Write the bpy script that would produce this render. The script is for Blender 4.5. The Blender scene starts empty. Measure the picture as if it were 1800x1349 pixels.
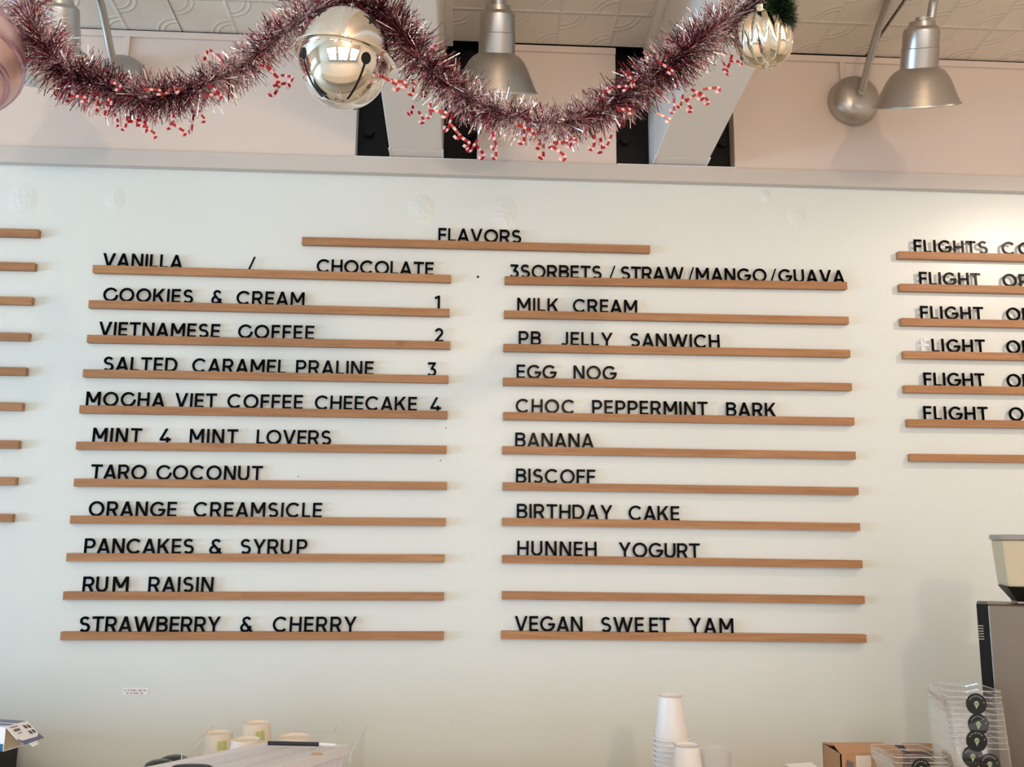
import bpy, bmesh, math, random
from mathutils import Vector, Matrix
R_ = random.Random(7)
PI = math.pi
S = bpy.context.scene
COL = S.collection

# ------------------------------------------------------------------ camera
CX, CY, CZ = 1.27831, -3.07720, 1.68947
PITCH, YAW, ROLL, FPX = 0.165543, -0.051924, -0.008571, 1592.66

def cam_axes():
    cy, sy = math.cos(YAW), math.sin(YAW)
    cp, sp = math.cos(PITCH), math.sin(PITCH)
    cr, sr = math.cos(ROLL), math.sin(ROLL)
    rz = Matrix(((cy, -sy, 0), (sy, cy, 0), (0, 0, 1)))
    rx = Matrix(((1, 0, 0), (0, cp, -sp), (0, sp, cp)))
    ry = Matrix(((cr, 0, sr), (0, 1, 0), (-sr, 0, cr)))
    return rz @ rx @ ry
AX = cam_axes()
_x, _f, _u = AX.col[0], AX.col[1], AX.col[2]
cam_data = bpy.data.cameras.new('camera')
cam = bpy.data.objects.new('camera', cam_data)
COL.objects.link(cam)
cam.matrix_world = Matrix(((_x[0], _u[0], -_f[0], CX), (_x[1], _u[1], -_f[1], CY), (_x[2], _u[2], -_f[2], CZ), (0, 0, 0, 1)))
cam_data.sensor_width = 36.0
cam_data.lens = 36.0 * FPX / 1800.0
cam_data.clip_start = 0.05
S.camera = cam
CAMP = Vector((CX, CY, CZ))

def ray(px, py):
    return AX @ Vector(((px - 900) / FPX, 1.0, -(py - 674.5) / FPX))
def at(px, py, y):
    d = ray(px, py)
    return CAMP + d * ((y - CY) / d.y)
def atz(px, py, z):
    d = ray(px, py)
    return CAMP + d * ((z - CZ) / d.z)

# ------------------------------------------------------------------ colour management, world
S.view_settings.view_transform = 'Standard'
S.view_settings.look = 'None'
S.view_settings.exposure = -0.19
S.view_settings.gamma = 1.0
S.view_settings.use_curve_mapping = False
try:
    S.cycles.use_denoising = True
    S.cycles.max_bounces = 10
    S.cycles.transparent_max_bounces = 40
    S.cycles.sample_clamp_indirect = 6.0
    S.cycles.blur_glossy = 0.4
    S.cycles.caustics_reflective = False
    S.cycles.caustics_refractive = False
except Exception:
    pass
W = bpy.data.worlds.new('world')
S.world = W
W.use_nodes = True
W.node_tree.nodes['Background'].inputs[0].default_value = (0.75, 0.85, 1.0, 1)
W.node_tree.nodes['Background'].inputs[1].default_value = 0.6

# ------------------------------------------------------------------ lights
def area(name, loc, rot, sx, sy, power, col):
    l = bpy.data.lights.new(name, 'AREA')
    l.shape = 'RECTANGLE'; l.size = sx; l.size_y = sy
    l.energy = power; l.color = col
    o = bpy.data.objects.new(name, l)
    o.location = loc; o.rotation_euler = rot
    COL.objects.link(o)
    return o
# daylight through the side windows (x = -6.5) and the shop front (y = -6.2)
LEFT_X = -6.5
FRONT_Y = -6.2
area('daylight_side', (LEFT_X - 0.02, -2.85, 1.38), (0, -PI / 2, 0), 1.1, 3.3, 455, (0.43, 0.69, 1.0))
for x, pw in ((-0.9, 30), (1.5, 35), (3.9, 37)):
    area('daylight_front', (x, FRONT_Y - 0.02, 1.55), (PI / 2 - 0.35, 0, 0), 2.1, 2.5, pw, (0.97, 0.985, 1.0))
# warm ceiling lights over the shop floor
for x, y, z, e in ((2.15, -5.85, 3.20, 130), (0.2, -4.9, 3.35, 22), (1.4, -3.9, 3.35, 18)):
    l = bpy.data.lights.new('ceiling_bulb', 'POINT')
    l.energy = e; l.color = (1.0, 0.74, 0.50); l.shadow_soft_size = 0.09
    o = bpy.data.objects.new('ceiling_bulb', l); o.location = (x, y, z); COL.objects.link(o)

# ------------------------------------------------------------------ material helpers
def srgb(r, g, b):
    f = lambda c: (c / 255 / 12.92) if c / 255 <= 0.04045 else ((c / 255 + 0.055) / 1.055) ** 2.4
    return (f(r), f(g), f(b), 1.0)

class NT:
    def __init__(self, name):
        self.m = bpy.data.materials.new(name)
        self.m.use_nodes = True
        self.t = self.m.node_tree
        self.n = self.t.nodes
        self.b = self.n['Principled BSDF']
        self.out = self.n['Material Output']
    def node(self, typ, **kw):
        o = self.n.new(typ)
        for k, v in kw.items():
            setattr(o, k, v)
        return o
    def link(self, a, b):
        self.t.links.new(a, b)
    def val(self, sock, v):
        if hasattr(v, 'bl_idname') or hasattr(v, 'is_output'):
            self.link(v, sock)
        else:
            sock.default_value = v
    def math(self, op, a, b=0.0, c=None, clamp=False):
        o = self.node('ShaderNodeMath', operation=op, use_clamp=clamp)
        self.val(o.inputs[0], a); self.val(o.inputs[1], b)
        if c is not None: self.val(o.inputs[2], c)
        return o.outputs[0]
    def noise(self, vec, scale, detail=3, rough=0.5):
        o = self.node('ShaderNodeTexNoise')
        if vec is not None: self.link(vec, o.inputs['Vector'])
        o.inputs['Scale'].default_value = scale
        o.inputs['Detail'].default_value = detail
        o.inputs['Roughness'].default_value = rough
        return o.outputs['Fac']
    def bump(self, h, strength=0.3, dist=0.01):
        o = self.node('ShaderNodeBump')
        o.inputs['Strength'].default_value = strength
        o.inputs['Distance'].default_value = dist
        self.link(h, o.inputs['Height'])
        self.link(o.outputs[0], self.b.inputs['Normal'])
        return o
    def mixc(self, fac, a, b):
        o = self.node('ShaderNodeMix', data_type='RGBA')
        self.val(o.inputs['Factor'], fac)
        self.val(o.inputs[6], a); self.val(o.inputs[7], b)
        return o.outputs[2]

def plain(name, col, rough=0.5, metal=0.0, spec=0.5, coat=0.0):
    t = NT(name)
    t.b.inputs['Base Color'].default_value = col
    t.b.inputs['Roughness'].default_value = rough
    t.b.inputs['Metallic'].default_value = metal
    t.b.inputs['Specular IOR Level'].default_value = spec
    if coat:
        t.b.inputs['Coat Weight'].default_value = coat
        t.b.inputs['Coat Roughness'].default_value = 0.05
    # a little surface unevenness so nothing is perfectly flat
    co = t.node('ShaderNodeTexCoord')
    nz = t.noise(co.outputs['Object'], 40, 2)
    t.bump(nz, 0.05, 0.002)
    return t.m

def paint(name, col, rough=0.4, bump=0.15, scale=220, spots=None):
    t = NT(name)
    co = t.node('ShaderNodeTexCoord')
    pos = co.outputs['Object']
    big = t.noise(pos, 1.4, 3)
    c = t.mixc(t.math('MULTIPLY', big, 0.5), col, tuple(min(1, x * 0.965) for x in col[:3]) + (1,))
    t.link(c, t.b.inputs['Base Color'])
    t.b.inputs['Roughness'].default_value = rough
    orange = t.noise(pos, scale, 2, 0.5)
    broad = t.noise(pos, 22, 3, 0.6)
    h = t.math('ADD', orange, t.math('MULTIPLY', broad, 0.8))
    if spots:
        sep = t.node('ShaderNodeSeparateXYZ'); t.link(pos, sep.inputs[0])
        lump = t.noise(pos, 62, 2, 0.5)
        for (sx, sz, r, amp) in spots:
            dx = t.math('SUBTRACT', sep.outputs[0], sx)
            dz = t.math('MULTIPLY', t.math('SUBTRACT', sep.outputs[2], sz), 0.8)
            d = t.math('SQRT', t.math('ADD', t.math('MULTIPLY', dx, dx), t.math('MULTIPLY', dz, dz)))
            mask = t.math('SUBTRACT', 1.0, t.math('DIVIDE', d, r), clamp=True)
            mask = t.math('MULTIPLY', t.math('POWER', mask, 1.3), lump)
            h = t.math('ADD', h, t.math('MULTIPLY', mask, amp))
    t.bump(h, bump, 0.0022)
    return t.m

def oak():
    t = NT('oak')
    co = t.node('ShaderNodeTexCoord')
    info = t.node('ShaderNodeObjectInfo')
    off = t.node('ShaderNodeCombineXYZ')
    t.link(t.math('MULTIPLY', info.outputs['Random'], 37.0), off.inputs[0])
    t.link(t.math('MULTIPLY', info.outputs['Random'], 11.0), off.inputs[2])
    add = t.node('ShaderNodeVectorMath', operation='ADD')
    t.link(co.outputs['Object'], add.inputs[0]); t.link(off.outputs[0], add.inputs[1])
    mp = t.node('ShaderNodeMapping'); mp.inputs['Scale'].default_value = (2.2, 14, 38)
    t.link(add.outputs[0], mp.inputs[0])
    g = t.noise(mp.outputs[0], 2.4, 5, 0.65)
    mp2 = t.node('ShaderNodeMapping'); mp2.inputs['Scale'].default_value = (3.0, 30, 150)
    t.link(add.outputs[0], mp2.inputs[0])
    f = t.noise(mp2.outputs[0], 4.0, 3, 0.6)
    base = t.mixc(t.math('MULTIPLY_ADD', g, 2.0, -0.5, clamp=True), srgb(160, 110, 70), srgb(195, 147, 102))
    base = t.mixc(t.math('MULTIPLY', t.math('SUBTRACT', f, 0.45, clamp=True), 1.4), base, srgb(150, 95, 55))
    kn = t.noise(add.outputs[0], 9.0, 1)
    base = t.mixc(t.math('MULTIPLY', t.math('SUBTRACT', kn, 0.74, clamp=True), 6.0, clamp=True), base, srgb(112, 66, 38))
    tone = t.mixc(info.outputs['Random'], (0.84, 0.80, 0.77, 1), (1.0, 1.0, 1.0, 1))
    mul = t.node('ShaderNodeMix', data_type='RGBA', blend_type='MULTIPLY')
    mul.inputs['Factor'].default_value = 1.0
    t.link(base, mul.inputs[6]); t.link(tone, mul.inputs[7])
    t.link(mul.outputs[2], t.b.inputs['Base Color'])
    t.b.inputs['Roughness'].default_value = 0.5
    t.bump(f, 0.15, 0.001)
    return t.m

def brushed(name, col, rough=0.3, axis=2):
    t = NT(name)
    co = t.node('ShaderNodeTexCoord')
    mp = t.node('ShaderNodeMapping')
    sc = [6, 6, 6]; sc[axis] = 260
    mp.inputs['Scale'].default_value = sc
    t.link(co.outputs['Object'], mp.inputs[0])
    nz = t.noise(mp.outputs[0], 1.0, 2)
    t.link(t.math('MULTIPLY_ADD', nz, 0.18, rough - 0.09), t.b.inputs['Roughness'])
    t.b.inputs['Base Color'].default_value = col
    t.b.inputs['Metallic'].default_value = 1.0
    t.bump(nz, 0.06, 0.001)
    return t.m

def foil(name, col, rough=0.2):
    t = NT(name)
    t.b.inputs['Base Color'].default_value = col
    t.b.inputs['Metallic'].default_value = 1.0
    t.b.inputs['Roughness'].default_value = rough
    return t.m

def clear(name, haze=0.05, gloss=0.12, tint=(1, 1, 1, 1)):
    t = NT(name)
    tr = t.node('ShaderNodeBsdfTransparent'); tr.inputs[0].default_value = tint
    gl = t.node('ShaderNodeBsdfGlossy'); gl.inputs['Roughness'].default_value = 0.06
    df = t.node('ShaderNodeBsdfDiffuse'); df.inputs[0].default_value = (0.9, 0.9, 0.92, 1)
    lw = t.node('ShaderNodeLayerWeight'); lw.inputs[0].default_value = 0.25
    m1 = t.node('ShaderNodeMixShader'); m1.inputs[0].default_value = haze
    t.link(tr.outputs[0], m1.inputs[1]); t.link(df.outputs[0], m1.inputs[2])
    m2 = t.node('ShaderNodeMixShader')
    t.link(t.math('MULTIPLY_ADD', lw.outputs['Fresnel'], 0.22, gloss * 0.2, clamp=True), m2.inputs[0])
    t.link(m1.outputs[0], m2.inputs[1]); t.link(gl.outputs[0], m2.inputs[2])
    t.link(m2.outputs[0], t.out.inputs[0])
    return t.m

def tin_ceiling():
    t = NT('embossed_ceiling')
    co = t.node('ShaderNodeTexCoord')
    sep = t.node('ShaderNodeSeparateXYZ'); t.link(co.outputs['Object'], sep.inputs[0])
    P = 0.193
    def cell(s, o):
        return t.math('FRACT', t.math('DIVIDE', t.math('ADD', s, o), P))
    u = cell(sep.outputs[0], 10 * P - 0.24); v = cell(sep.outputs[1], 60 * P)
    def ridge(d, w):   # smooth hump where |d| < w
        return t.math('SUBTRACT', 1.0, t.math('DIVIDE', t.math('ABSOLUTE', d), w), clamp=True)
    eu = t.math('MINIMUM', u, t.math('SUBTRACT', 1.0, u))
    ev = t.math('MINIMUM', v, t.math('SUBTRACT', 1.0, v))
    e = t.math('MINIMUM', eu, ev)
    h = t.math('MULTIPLY', ridge(e, 0.05), 1.6)
    def circ(cx, cy):
        a = t.math('SUBTRACT', u, cx); b = t.math('SUBTRACT', v, cy)
        return t.math('SQRT', t.math('ADD', t.math('MULTIPLY', a, a), t.math('MULTIPLY', b, b)))
    for cx, cy in ((0, 0), (1, 1)):
        d = circ(cx, cy)
        for r in (0.34, 0.44):
            h = t.math('ADD', h, ridge(t.math('SUBTRACT', d, r), 0.034))
    d = circ(0.5, 0.5)
    h = t.math('ADD', h, t.math('MULTIPLY', ridge(d, 0.09), 0.5))
    nz = t.noise(co.outputs['Object'], 30, 3)
    h = t.math('ADD', h, t.math('MULTIPLY', nz, 0.5))
    t.bump(h, 0.7, 0.003)
    blot = t.noise(co.outputs['Object'], 3, 3)
    t.link(t.mixc(blot, srgb(238, 228, 214), srgb(228, 216, 200)), t.b.inputs['Base Color'])
    t.b.inputs['Roughness'].default_value = 0.45
    return t.m

M = {}
spots = []
for px, py, r in ((40, 350, .045), (202, 352, .032), (741, 368, .042), (886, 373, .045), (1400, 378, .03), (1345, 345, .02)):
    p = at(px, py, 0.0); spots.append((p.x, p.z, r * 1.15, 80.0))
M['wall'] = paint('menu_wall_paint', srgb(231, 236, 232), 0.33, 0.16, 170, spots)
M['cream'] = paint('cream_wall_paint', srgb(229, 212, 201), 0.5, 0.08, 120)
M['band'] = paint('greige_trim_paint', srgb(209, 201, 194), 0.45, 0.06, 90)
M['beam'] = paint('beam_paint', srgb(236, 228, 219), 0.45, 0.06, 60)
M['caulk'] = paint('white_caulk', srgb(238, 236, 232), 0.5, 0.06, 60)
M['steelblack'] = plain('black_steel', srgb(6, 6, 10), 0.5, 0, 0.22)
M['ceiling'] = tin_ceiling()
M['dark'] = plain('plenum_dark', srgb(12, 11, 10), 0.9)
M['room'] = paint('room_paint', srgb(214, 203, 186), 0.6, 0.05, 40)
M['floor'] = paint('floor_concrete', srgb(222, 210, 194), 0.4, 0.1, 30)
M['frame'] = plain('window_frame_black', srgb(20, 20, 22), 0.4)
M['oak'] = oak()
M['letter'] = plain('black_acrylic', srgb(4, 4, 6), 0.25, 0, 0.05)
M['letter_glare'] = plain('black_acrylic_glare', srgb(245, 246, 250), 0.2)  # black letter coloured white to paint in the reflection on its face
M['alu'] = brushed('brushed_aluminium', (0.50, 0.475, 0.45, 1), 0.33, 2)
M['alu_in'] = plain('lamp_inside_white', srgb(235, 232, 225), 0.5)
M['steel'] = brushed('stainless_steel', (0.215, 0.18, 0.15, 1), 0.42, 2)
M['chrome'] = foil('chrome', (0.88, 0.83, 0.76, 1), 0.03)
M['slot'] = plain('bell_hole_star_dark', srgb(6, 5, 5), 0.8)
M['mercury'] = foil('mercury_glass', (0.86, 0.80, 0.68, 1), 0.10)
M['pinkpearl'] = plain('pink_pearl', (0.78, 0.52, 0.48, 1), 0.3, 0.55)
M['pinkband'] = plain('pink_ridge', (0.66, 0.44, 0.54, 1), 0.14, 0.8)
M['tin_silver'] = foil('tinsel_silver', (0.95, 0.88, 0.88, 1), 0.16)
M['tin_rose'] = foil('tinsel_rose', (0.56, 0.30, 0.35, 1), 0.2)
M['tin_wine'] = foil('tinsel_wine', (0.36, 0.05, 0.09, 1), 0.2)
M['tin_dark'] = foil('tinsel_brown', (0.16, 0.09, 0.10, 1), 0.25)
M['candy_red'] = plain('candy_red', srgb(158, 12, 28), 0.2)
M['candy_white'] = plain('candy_white', srgb(226, 190, 190), 0.2)
M['pine'] = plain('pine_green', srgb(24, 46, 26), 0.5)
M['pine2'] = plain('pine_light', srgb(52, 78, 40), 0.5)
M['twig'] = plain('twig_brown', srgb(60, 42, 30), 0.7)
M['paper'] = plain('white_paper_cup', srgb(240, 236, 235), 0.45)
M['paper_cream'] = plain('cream_paper_cup', srgb(242, 230, 215), 0.5)
M['green_print'] = plain('green_print', srgb(190, 198, 132), 0.5)
M['green_print_light'] = plain('pale_green_print', srgb(222, 222, 182), 0.5)
M['ink'] = plain('grey_ink', srgb(120, 110, 112), 0.6)
M['ink_dark'] = plain('dark_ink', srgb(70, 62, 62), 0.6)
M['white'] = plain('white_card', srgb(250, 248, 250), 0.5)
M['kraft'] = plain('kraft_inside', srgb(212, 190, 158), 0.7)
M['blue'] = plain('blue_print', srgb(18, 96, 140), 0.45)
M['blue_grey'] = plain('slate_blue_print', srgb(104, 116, 148), 0.45)
M['black_plastic'] = plain('black_plastic', srgb(16, 15, 15), 0.45, 0, 0.2)
M['green_black'] = plain('green_black_plastic', srgb(32, 38, 34), 0.3)
M['card'] = plain('cardboard', srgb(196, 154, 118), 0.75)
M['card_in'] = plain('cardboard_inside', srgb(112, 72, 46), 0.8)
M['pen'] = plain('pen_navy', srgb(34, 38, 50), 0.35)
M['orange'] = plain('orange_peel', srgb(196, 150, 96), 0.5)
M['clear'] = clear('clear_plastic', 0.012, 0.10)
M['clear_rim'] = clear('clear_plastic_rim', 0.42, 0.5)
M['clear_cup'] = clear('clear_cup_plastic', 0.17, 0.15)
M['acrylic'] = clear('acrylic_sheet', 0.015, 0.08)
M['acrylic_edge'] = clear('acrylic_edge', 0.45, 0.05)
M['sticker'] = plain('black_sticker', srgb(10, 9, 9), 0.35)
M['mint_print'] = plain('mint_print', srgb(172, 190, 160), 0.5)
M['hopper'] = clear('smoky_hopper', 0.72, 0.2, (0.9, 0.84, 0.68, 1))
M['beans'] = plain('hopper_amber', srgb(206, 190, 158), 0.45)
M['hopper_lid'] = plain('hopper_lid_grey', srgb(150, 143, 138), 0.4)
def translucent_white():
    t = NT('translucent_white_plastic')
    d = t.node('ShaderNodeBsdfDiffuse'); d.inputs[0].default_value = srgb(250, 246, 246)
    tl = t.node('ShaderNodeBsdfTranslucent'); tl.inputs[0].default_value = srgb(250, 246, 246)
    tp = t.node('ShaderNodeBsdfTransparent')
    g = t.node('ShaderNodeBsdfGlossy'); g.inputs['Roughness'].default_value = 0.25
    a = t.node('ShaderNodeMixShader'); a.inputs[0].default_value = 0.35
    t.link(d.outputs[0], a.inputs[1]); t.link(tl.outputs[0], a.inputs[2])
    b = t.node('ShaderNodeMixShader'); b.inputs[0].default_value = 0.12
    t.link(a.outputs[0], b.inputs[1]); t.link(tp.outputs[0], b.inputs[2])
    c = t.node('ShaderNodeMixShader'); c.inputs[0].default_value = 0.06
    t.link(b.outputs[0], c.inputs[1]); t.link(g.outputs[0], c.inputs[2])
    t.link(c.outputs[0], t.out.inputs[0])
    return t.m
M['bin'] = translucent_white()

# ------------------------------------------------------------------ mesh helpers
class MB:
    def __init__(self):
        self.v = []; self.f = []; self.mi = []
    def add(self, verts, faces, mi=0):
        o = len(self.v)
        self.v += [tuple(p) for p in verts]
        self.f += [tuple(i + o for i in f) for f in faces]
        self.mi += [mi] * len(faces)
    def box(self, x0, x1, y0, y1, z0, z1, mi=0):
        self.hexa([(x0, y0, z0), (x1, y0, z0), (x1, y1, z0), (x0, y1, z0), (x0, y0, z1), (x1, y0, z1), (x1, y1, z1), (x0, y1, z1)], mi)
    def hexa(self, p, mi=0):
        self.add(p, [(0, 3, 2, 1), (4, 5, 6, 7), (0, 1, 5, 4), (1, 2, 6, 5), (2, 3, 7, 6), (3, 0, 4, 7)], mi)
    def slab(self, quad, th, mi=0):
        """a planar polygon given thickness th along its normal"""
        q = [Vector(p) for p in quad]
        n = (q[1] - q[0]).cross(q[2] - q[0]).normalized() * th
        k = len(q)
        vs = [p for p in q] + [p + n for p in q]
        fs = [tuple(reversed(range(k))), tuple(range(k, 2 * k))]
        fs += [(i, (i + 1) % k, k + (i + 1) % k, k + i) for i in range(k)]
        self.add(vs, fs, mi)
    def lathe(self, prof, n=32, mi=0, close=False, frame=None, rfun=None):
        """profile [(r,z)] revolved about z; frame maps points"""
        vs = []; fs = []
        for (r, z) in prof:
            for k in range(n):
                a = 2 * PI * k / n
                rr = r * (rfun(a, z) if rfun else 1)
                p = Vector((rr * math.cos(a), rr * math.sin(a), z))
                vs.append(frame @ p if frame else p)
        m = len(prof)
        for i in range(m - 1 + (1 if close else 0)):
            j = (i + 1) % m
            for k in range(n):
                k2 = (k + 1) % n
                fs.append((i * n + k, i * n + k2, j * n + k2, j * n + k))
        self.add(vs, fs, mi)
    def tube(self, pts, r, n=10, mi=0, caps=True):
        pts = [Vector(p) for p in pts]
        rr = r if isinstance(r, (list, tuple)) else [r] * len(pts)
        up = None; vs = []
        for i, p in enumerate(pts):
            t = (pts[min(i + 1, len(pts) - 1)] - pts[max(i - 1, 0)]).normalized()
            if up is None:
                up = t.orthogonal().normalized()
            up = (up - t * up.dot(t)).normalized()
            b = t.cross(up)
            for k in range(n):
                a = 2 * PI * k / n
                vs.append(p + (up * math.cos(a) + b * math.sin(a)) * rr[i])
        fs = []
        for i in range(len(pts) - 1):
            for k in range(n):
                k2 = (k + 1) % n
                fs.append((i * n + k, i * n + k2, (i + 1) * n + k2, (i + 1) * n + k))
        if caps:
            fs.append(tuple(reversed(range(n))))
            fs.append(tuple(range((len(pts) - 1) * n, len(pts) * n)))
        self.add(vs, fs, mi)
    def sphere(self, c, r, nu=24, nv=14, mi=0, sc=(1, 1, 1)):
        c = Vector(c)
        vs = [c + Vector((0, 0, -r * sc[2]))]
        for j in range(1, nv):
            t = -PI / 2 + PI * j / nv
            for k in range(nu):
                a = 2 * PI * k / nu
                vs.append(c + Vector((r * sc[0] * math.cos(t) * math.cos(a), r * sc[1] * math.cos(t) * math.sin(a), r * sc[2] * math.sin(t))))
        vs.append(c + Vector((0, 0, r * sc[2])))
        fs = [(0, 1 + (k + 1) % nu, 1 + k) for k in range(nu)]
        for j in range(nv - 2):
            for k in range(nu):
                k2 = (k + 1) % nu
                fs.append((1 + j * nu + k, 1 + j * nu + k2, 1 + (j + 1) * nu + k2, 1 + (j + 1) * nu + k))
        l = 1 + (nv - 2) * nu; e = len(vs) - 1
        fs += [(e, l + k, l + (k + 1) % nu) for k in range(nu)]
        self.add(vs, fs, mi)
    def mesh(self, name, mats, smooth=False, fix=True, angle=0.6):
        me = bpy.data.meshes.new(name)
        me.from_pydata(self.v, [], self.f)
        for m in (mats if isinstance(mats, (list, tuple)) else [mats]):
            me.materials.append(m)
        me.polygons.foreach_set('material_index', self.mi)
        if fix:
            bm = bmesh.new(); bm.from_mesh(me)
            bmesh.ops.recalc_face_normals(bm, faces=bm.faces)
            if smooth:
                for e in bm.edges:
                    if len(e.link_faces) == 2 and e.calc_face_angle(0) > angle:
                        e.smooth = False
            bm.to_mesh(me); bm.free()
        if smooth:
            me.polygons.foreach_set('use_smooth', [True] * len(me.polygons))
        me.update()
        return me
    def obj(self, name, mats, parent=None, smooth=False, fix=True, bevel=0.0, loc=None, angle=0.6):
        o = bpy.data.objects.new(name, self.mesh(name, mats, smooth, fix, angle))
        COL.objects.link(o)
        if parent: o.parent = parent
        if loc is not None: o.location = loc
        if bevel:
            b = o.modifiers.new('edge', 'BEVEL'); b.width = bevel; b.segments = 2; b.limit_method = 'ANGLE'
        return o

def empty(name, loc=(0, 0, 0)):
    o = bpy.data.objects.new(name, None); o.empty_display_size = 0.05
    o.location = loc; COL.objects.link(o); return o
def tag(o, label, cat, group=None):
    o['label'] = label; o['category'] = cat
    if group: o['group'] = group
    return o
def struct(o):
    o['kind'] = 'structure'; return o
def copy_tree(o, parent=None):
    c = o.copy(); COL.objects.link(c)
    if parent: c.parent = parent
    for ch in list(o.children):
        copy_tree(ch, c)
    return c
def catmull(pts, k=8):
    pts = [Vector(p) for p in pts]
    out = []
    for i in range(len(pts) - 1):
        p0 = pts[max(i - 1, 0)]; p1 = pts[i]; p2 = pts[i + 1]; p3 = pts[min(i + 2, len(pts) - 1)]
        for j in range(k):
            t = j / k
            out.append(0.5 * ((2 * p1) + (p2 - p0) * t + (2 * p0 - 5 * p1 + 4 * p2 - p3) * t * t + (3 * p1 - p0 - 3 * p2 + p3) * t ** 3))
    out.append(pts[-1])
    return out

# ------------------------------------------------------------------ the room
SL = 0.115                      # the ceiling and the beams rise towards the shop front
def cz_at(y): return 3.462 - SL * y
BAND_B, BAND_T = 2.945, 3.003
RX0, RX1 = LEFT_X, 5.4
b = MB(); b.box(RX0, RX1, 0.0, 0.12, 0, BAND_B + 0.03)
struct(b.obj('wall_back', M['wall']))
b = MB()
b.box(RX0, RX1, -0.030, 0.10, BAND_B, BAND_T)
struct(b.obj('trim_1', M['band'], bevel=0.002))
GX = (0.873, 1.305, 1.808, 2.241)
for nm, x0, x1 in (('wall_upper_west', RX0, GX[0]), ('wall_upper_middle', GX[1], GX[2]), ('wall_upper_east', GX[3], RX1)):
    b = MB(); b.box(x0, x1, -0.012, 0.10, BAND_T, 3.458)
    struct(b.obj(nm, M['cream'], bevel=0.0015))
# thin cover strips along the top of the upper wall, below the ceiling joint
for i, (x0, x1) in enumerate(((RX0, GX[0]), (GX[1], GX[2]), (GX[3], RX1))):
    b = MB(); b.box(x0, x1, -0.022, -0.012, 3.434, 3.458)
    struct(b.obj('trim_%d' % (2 + i), M['cream'], bevel=0.0015))
# white caulk lines where the band meets the posts
b = MB()
for x0, x1 in ((GX[0], GX[1]), (GX[2], GX[3])):
    b.box(x0, x1, -0.0285, 0.04, BAND_T, BAND_T + 0.003)
struct(b.obj('trim_5', M['caulk']))
# black steel plates behind the beams, with bolts
for i, (x0, x1) in enumerate(((GX[0], GX[1]), (GX[2], GX[3]))):
    b = MB(); b.box(x0, x1, 0.045, 0.10, BAND_T, 3.62)
    o = struct(b.obj('trim_%d' % (6 + i), M['steelblack']))
    for bx, bz in ((x0 + 0.040, 3.126), (x0 + 0.040, 3.36), (x1 - 0.030, 3.128), (x1 - 0.030, 3.36)):
        q = MB(); fr = Matrix.Translation((bx, 0.045, bz)) @ Matrix.Rotation(PI / 2, 4, 'X')
        q.lathe([(0.0, 0.0), (0.024, 0.0), (0.024, 0.004), (0.0, 0.004)], 24, frame=fr)
        q.lathe([(0.0, 0.004), (0.020, 0.004), (0.019, 0.016), (0.0, 0.016)], 6, frame=fr)
        q.obj('bolt', M['steelblack'], o)
# painted beams running from the wall over the shop
for i, (x0, x1) in enumerate(((0.998, 1.184), (1.937, 2.132))):
    b = MB()
    y0, y1 = 0.044, FRONT_Y
    ys = -0.072
    zf = lambda y: 3.010 - SL * (y + 0.02)
    zb0, zb1 = zf(y0), zf(y1)
    zs = zf(ys)
    b.hexa([(x0, y1, zb1), (x1, y1, zb1), (x1, ys, zs), (x0, ys, zs), (x0, y1, zb1 + 0.5), (x1, y1, zb1 + 0.5), (x1, ys, zs + 0.5), (x0, ys, zs + 0.5)])
    o = struct(b.obj('beam_%d' % (1 + i), M['beam'], bevel=0.004))
    b = MB()
    ya, yb = ys + 0.0015, y0
    b.hexa([(x0, ya, zf(ya)), (x1, ya, zf(ya)), (x1, yb, zf(yb)), (x0, yb, zf(yb)), (x0, ya, zf(ya) + 0.5), (x1, ya, zf(ya) + 0.5), (x1, yb, zf(yb) + 0.5), (x0, yb, zf(yb) + 0.5)])
    b.obj('end_board', M['beam'], o, bevel=0.002)
    for xe in (x0, x1):
        b = MB(); b.tube([(xe, ys - 0.003, zf(ys) + 0.001), (xe + 0.001, -0.04, zf(-0.04)), (xe, -0.014, zf(-0.014) + 0.001)], [0.0035, 0.0025, 0.003], 8)
        b.obj('caulk_bead', M['caulk'], o)
    # slim cover strips where the ceiling meets the beam sides
    for xs, sgn in ((x0, -1), (x1, 1)):
        b = MB(); w = 0.028 * sgn
        xa, xb = sorted((xs, xs + w))
        za, zc = cz_at(-0.03) - 0.03, cz_at(y1) - 0.03
        b.hexa([(xa, y1, zc), (xb, y1, zc), (xb, -0.03, za), (xa, -0.03, za), (xa, y1, zc + 0.05), (xb, y1, zc + 0.05), (xb, -0.03, za + 0.05), (xa, -0.03, za + 0.05)])
        b.obj('cover_strip', M['beam'], o, bevel=0.002)
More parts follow.
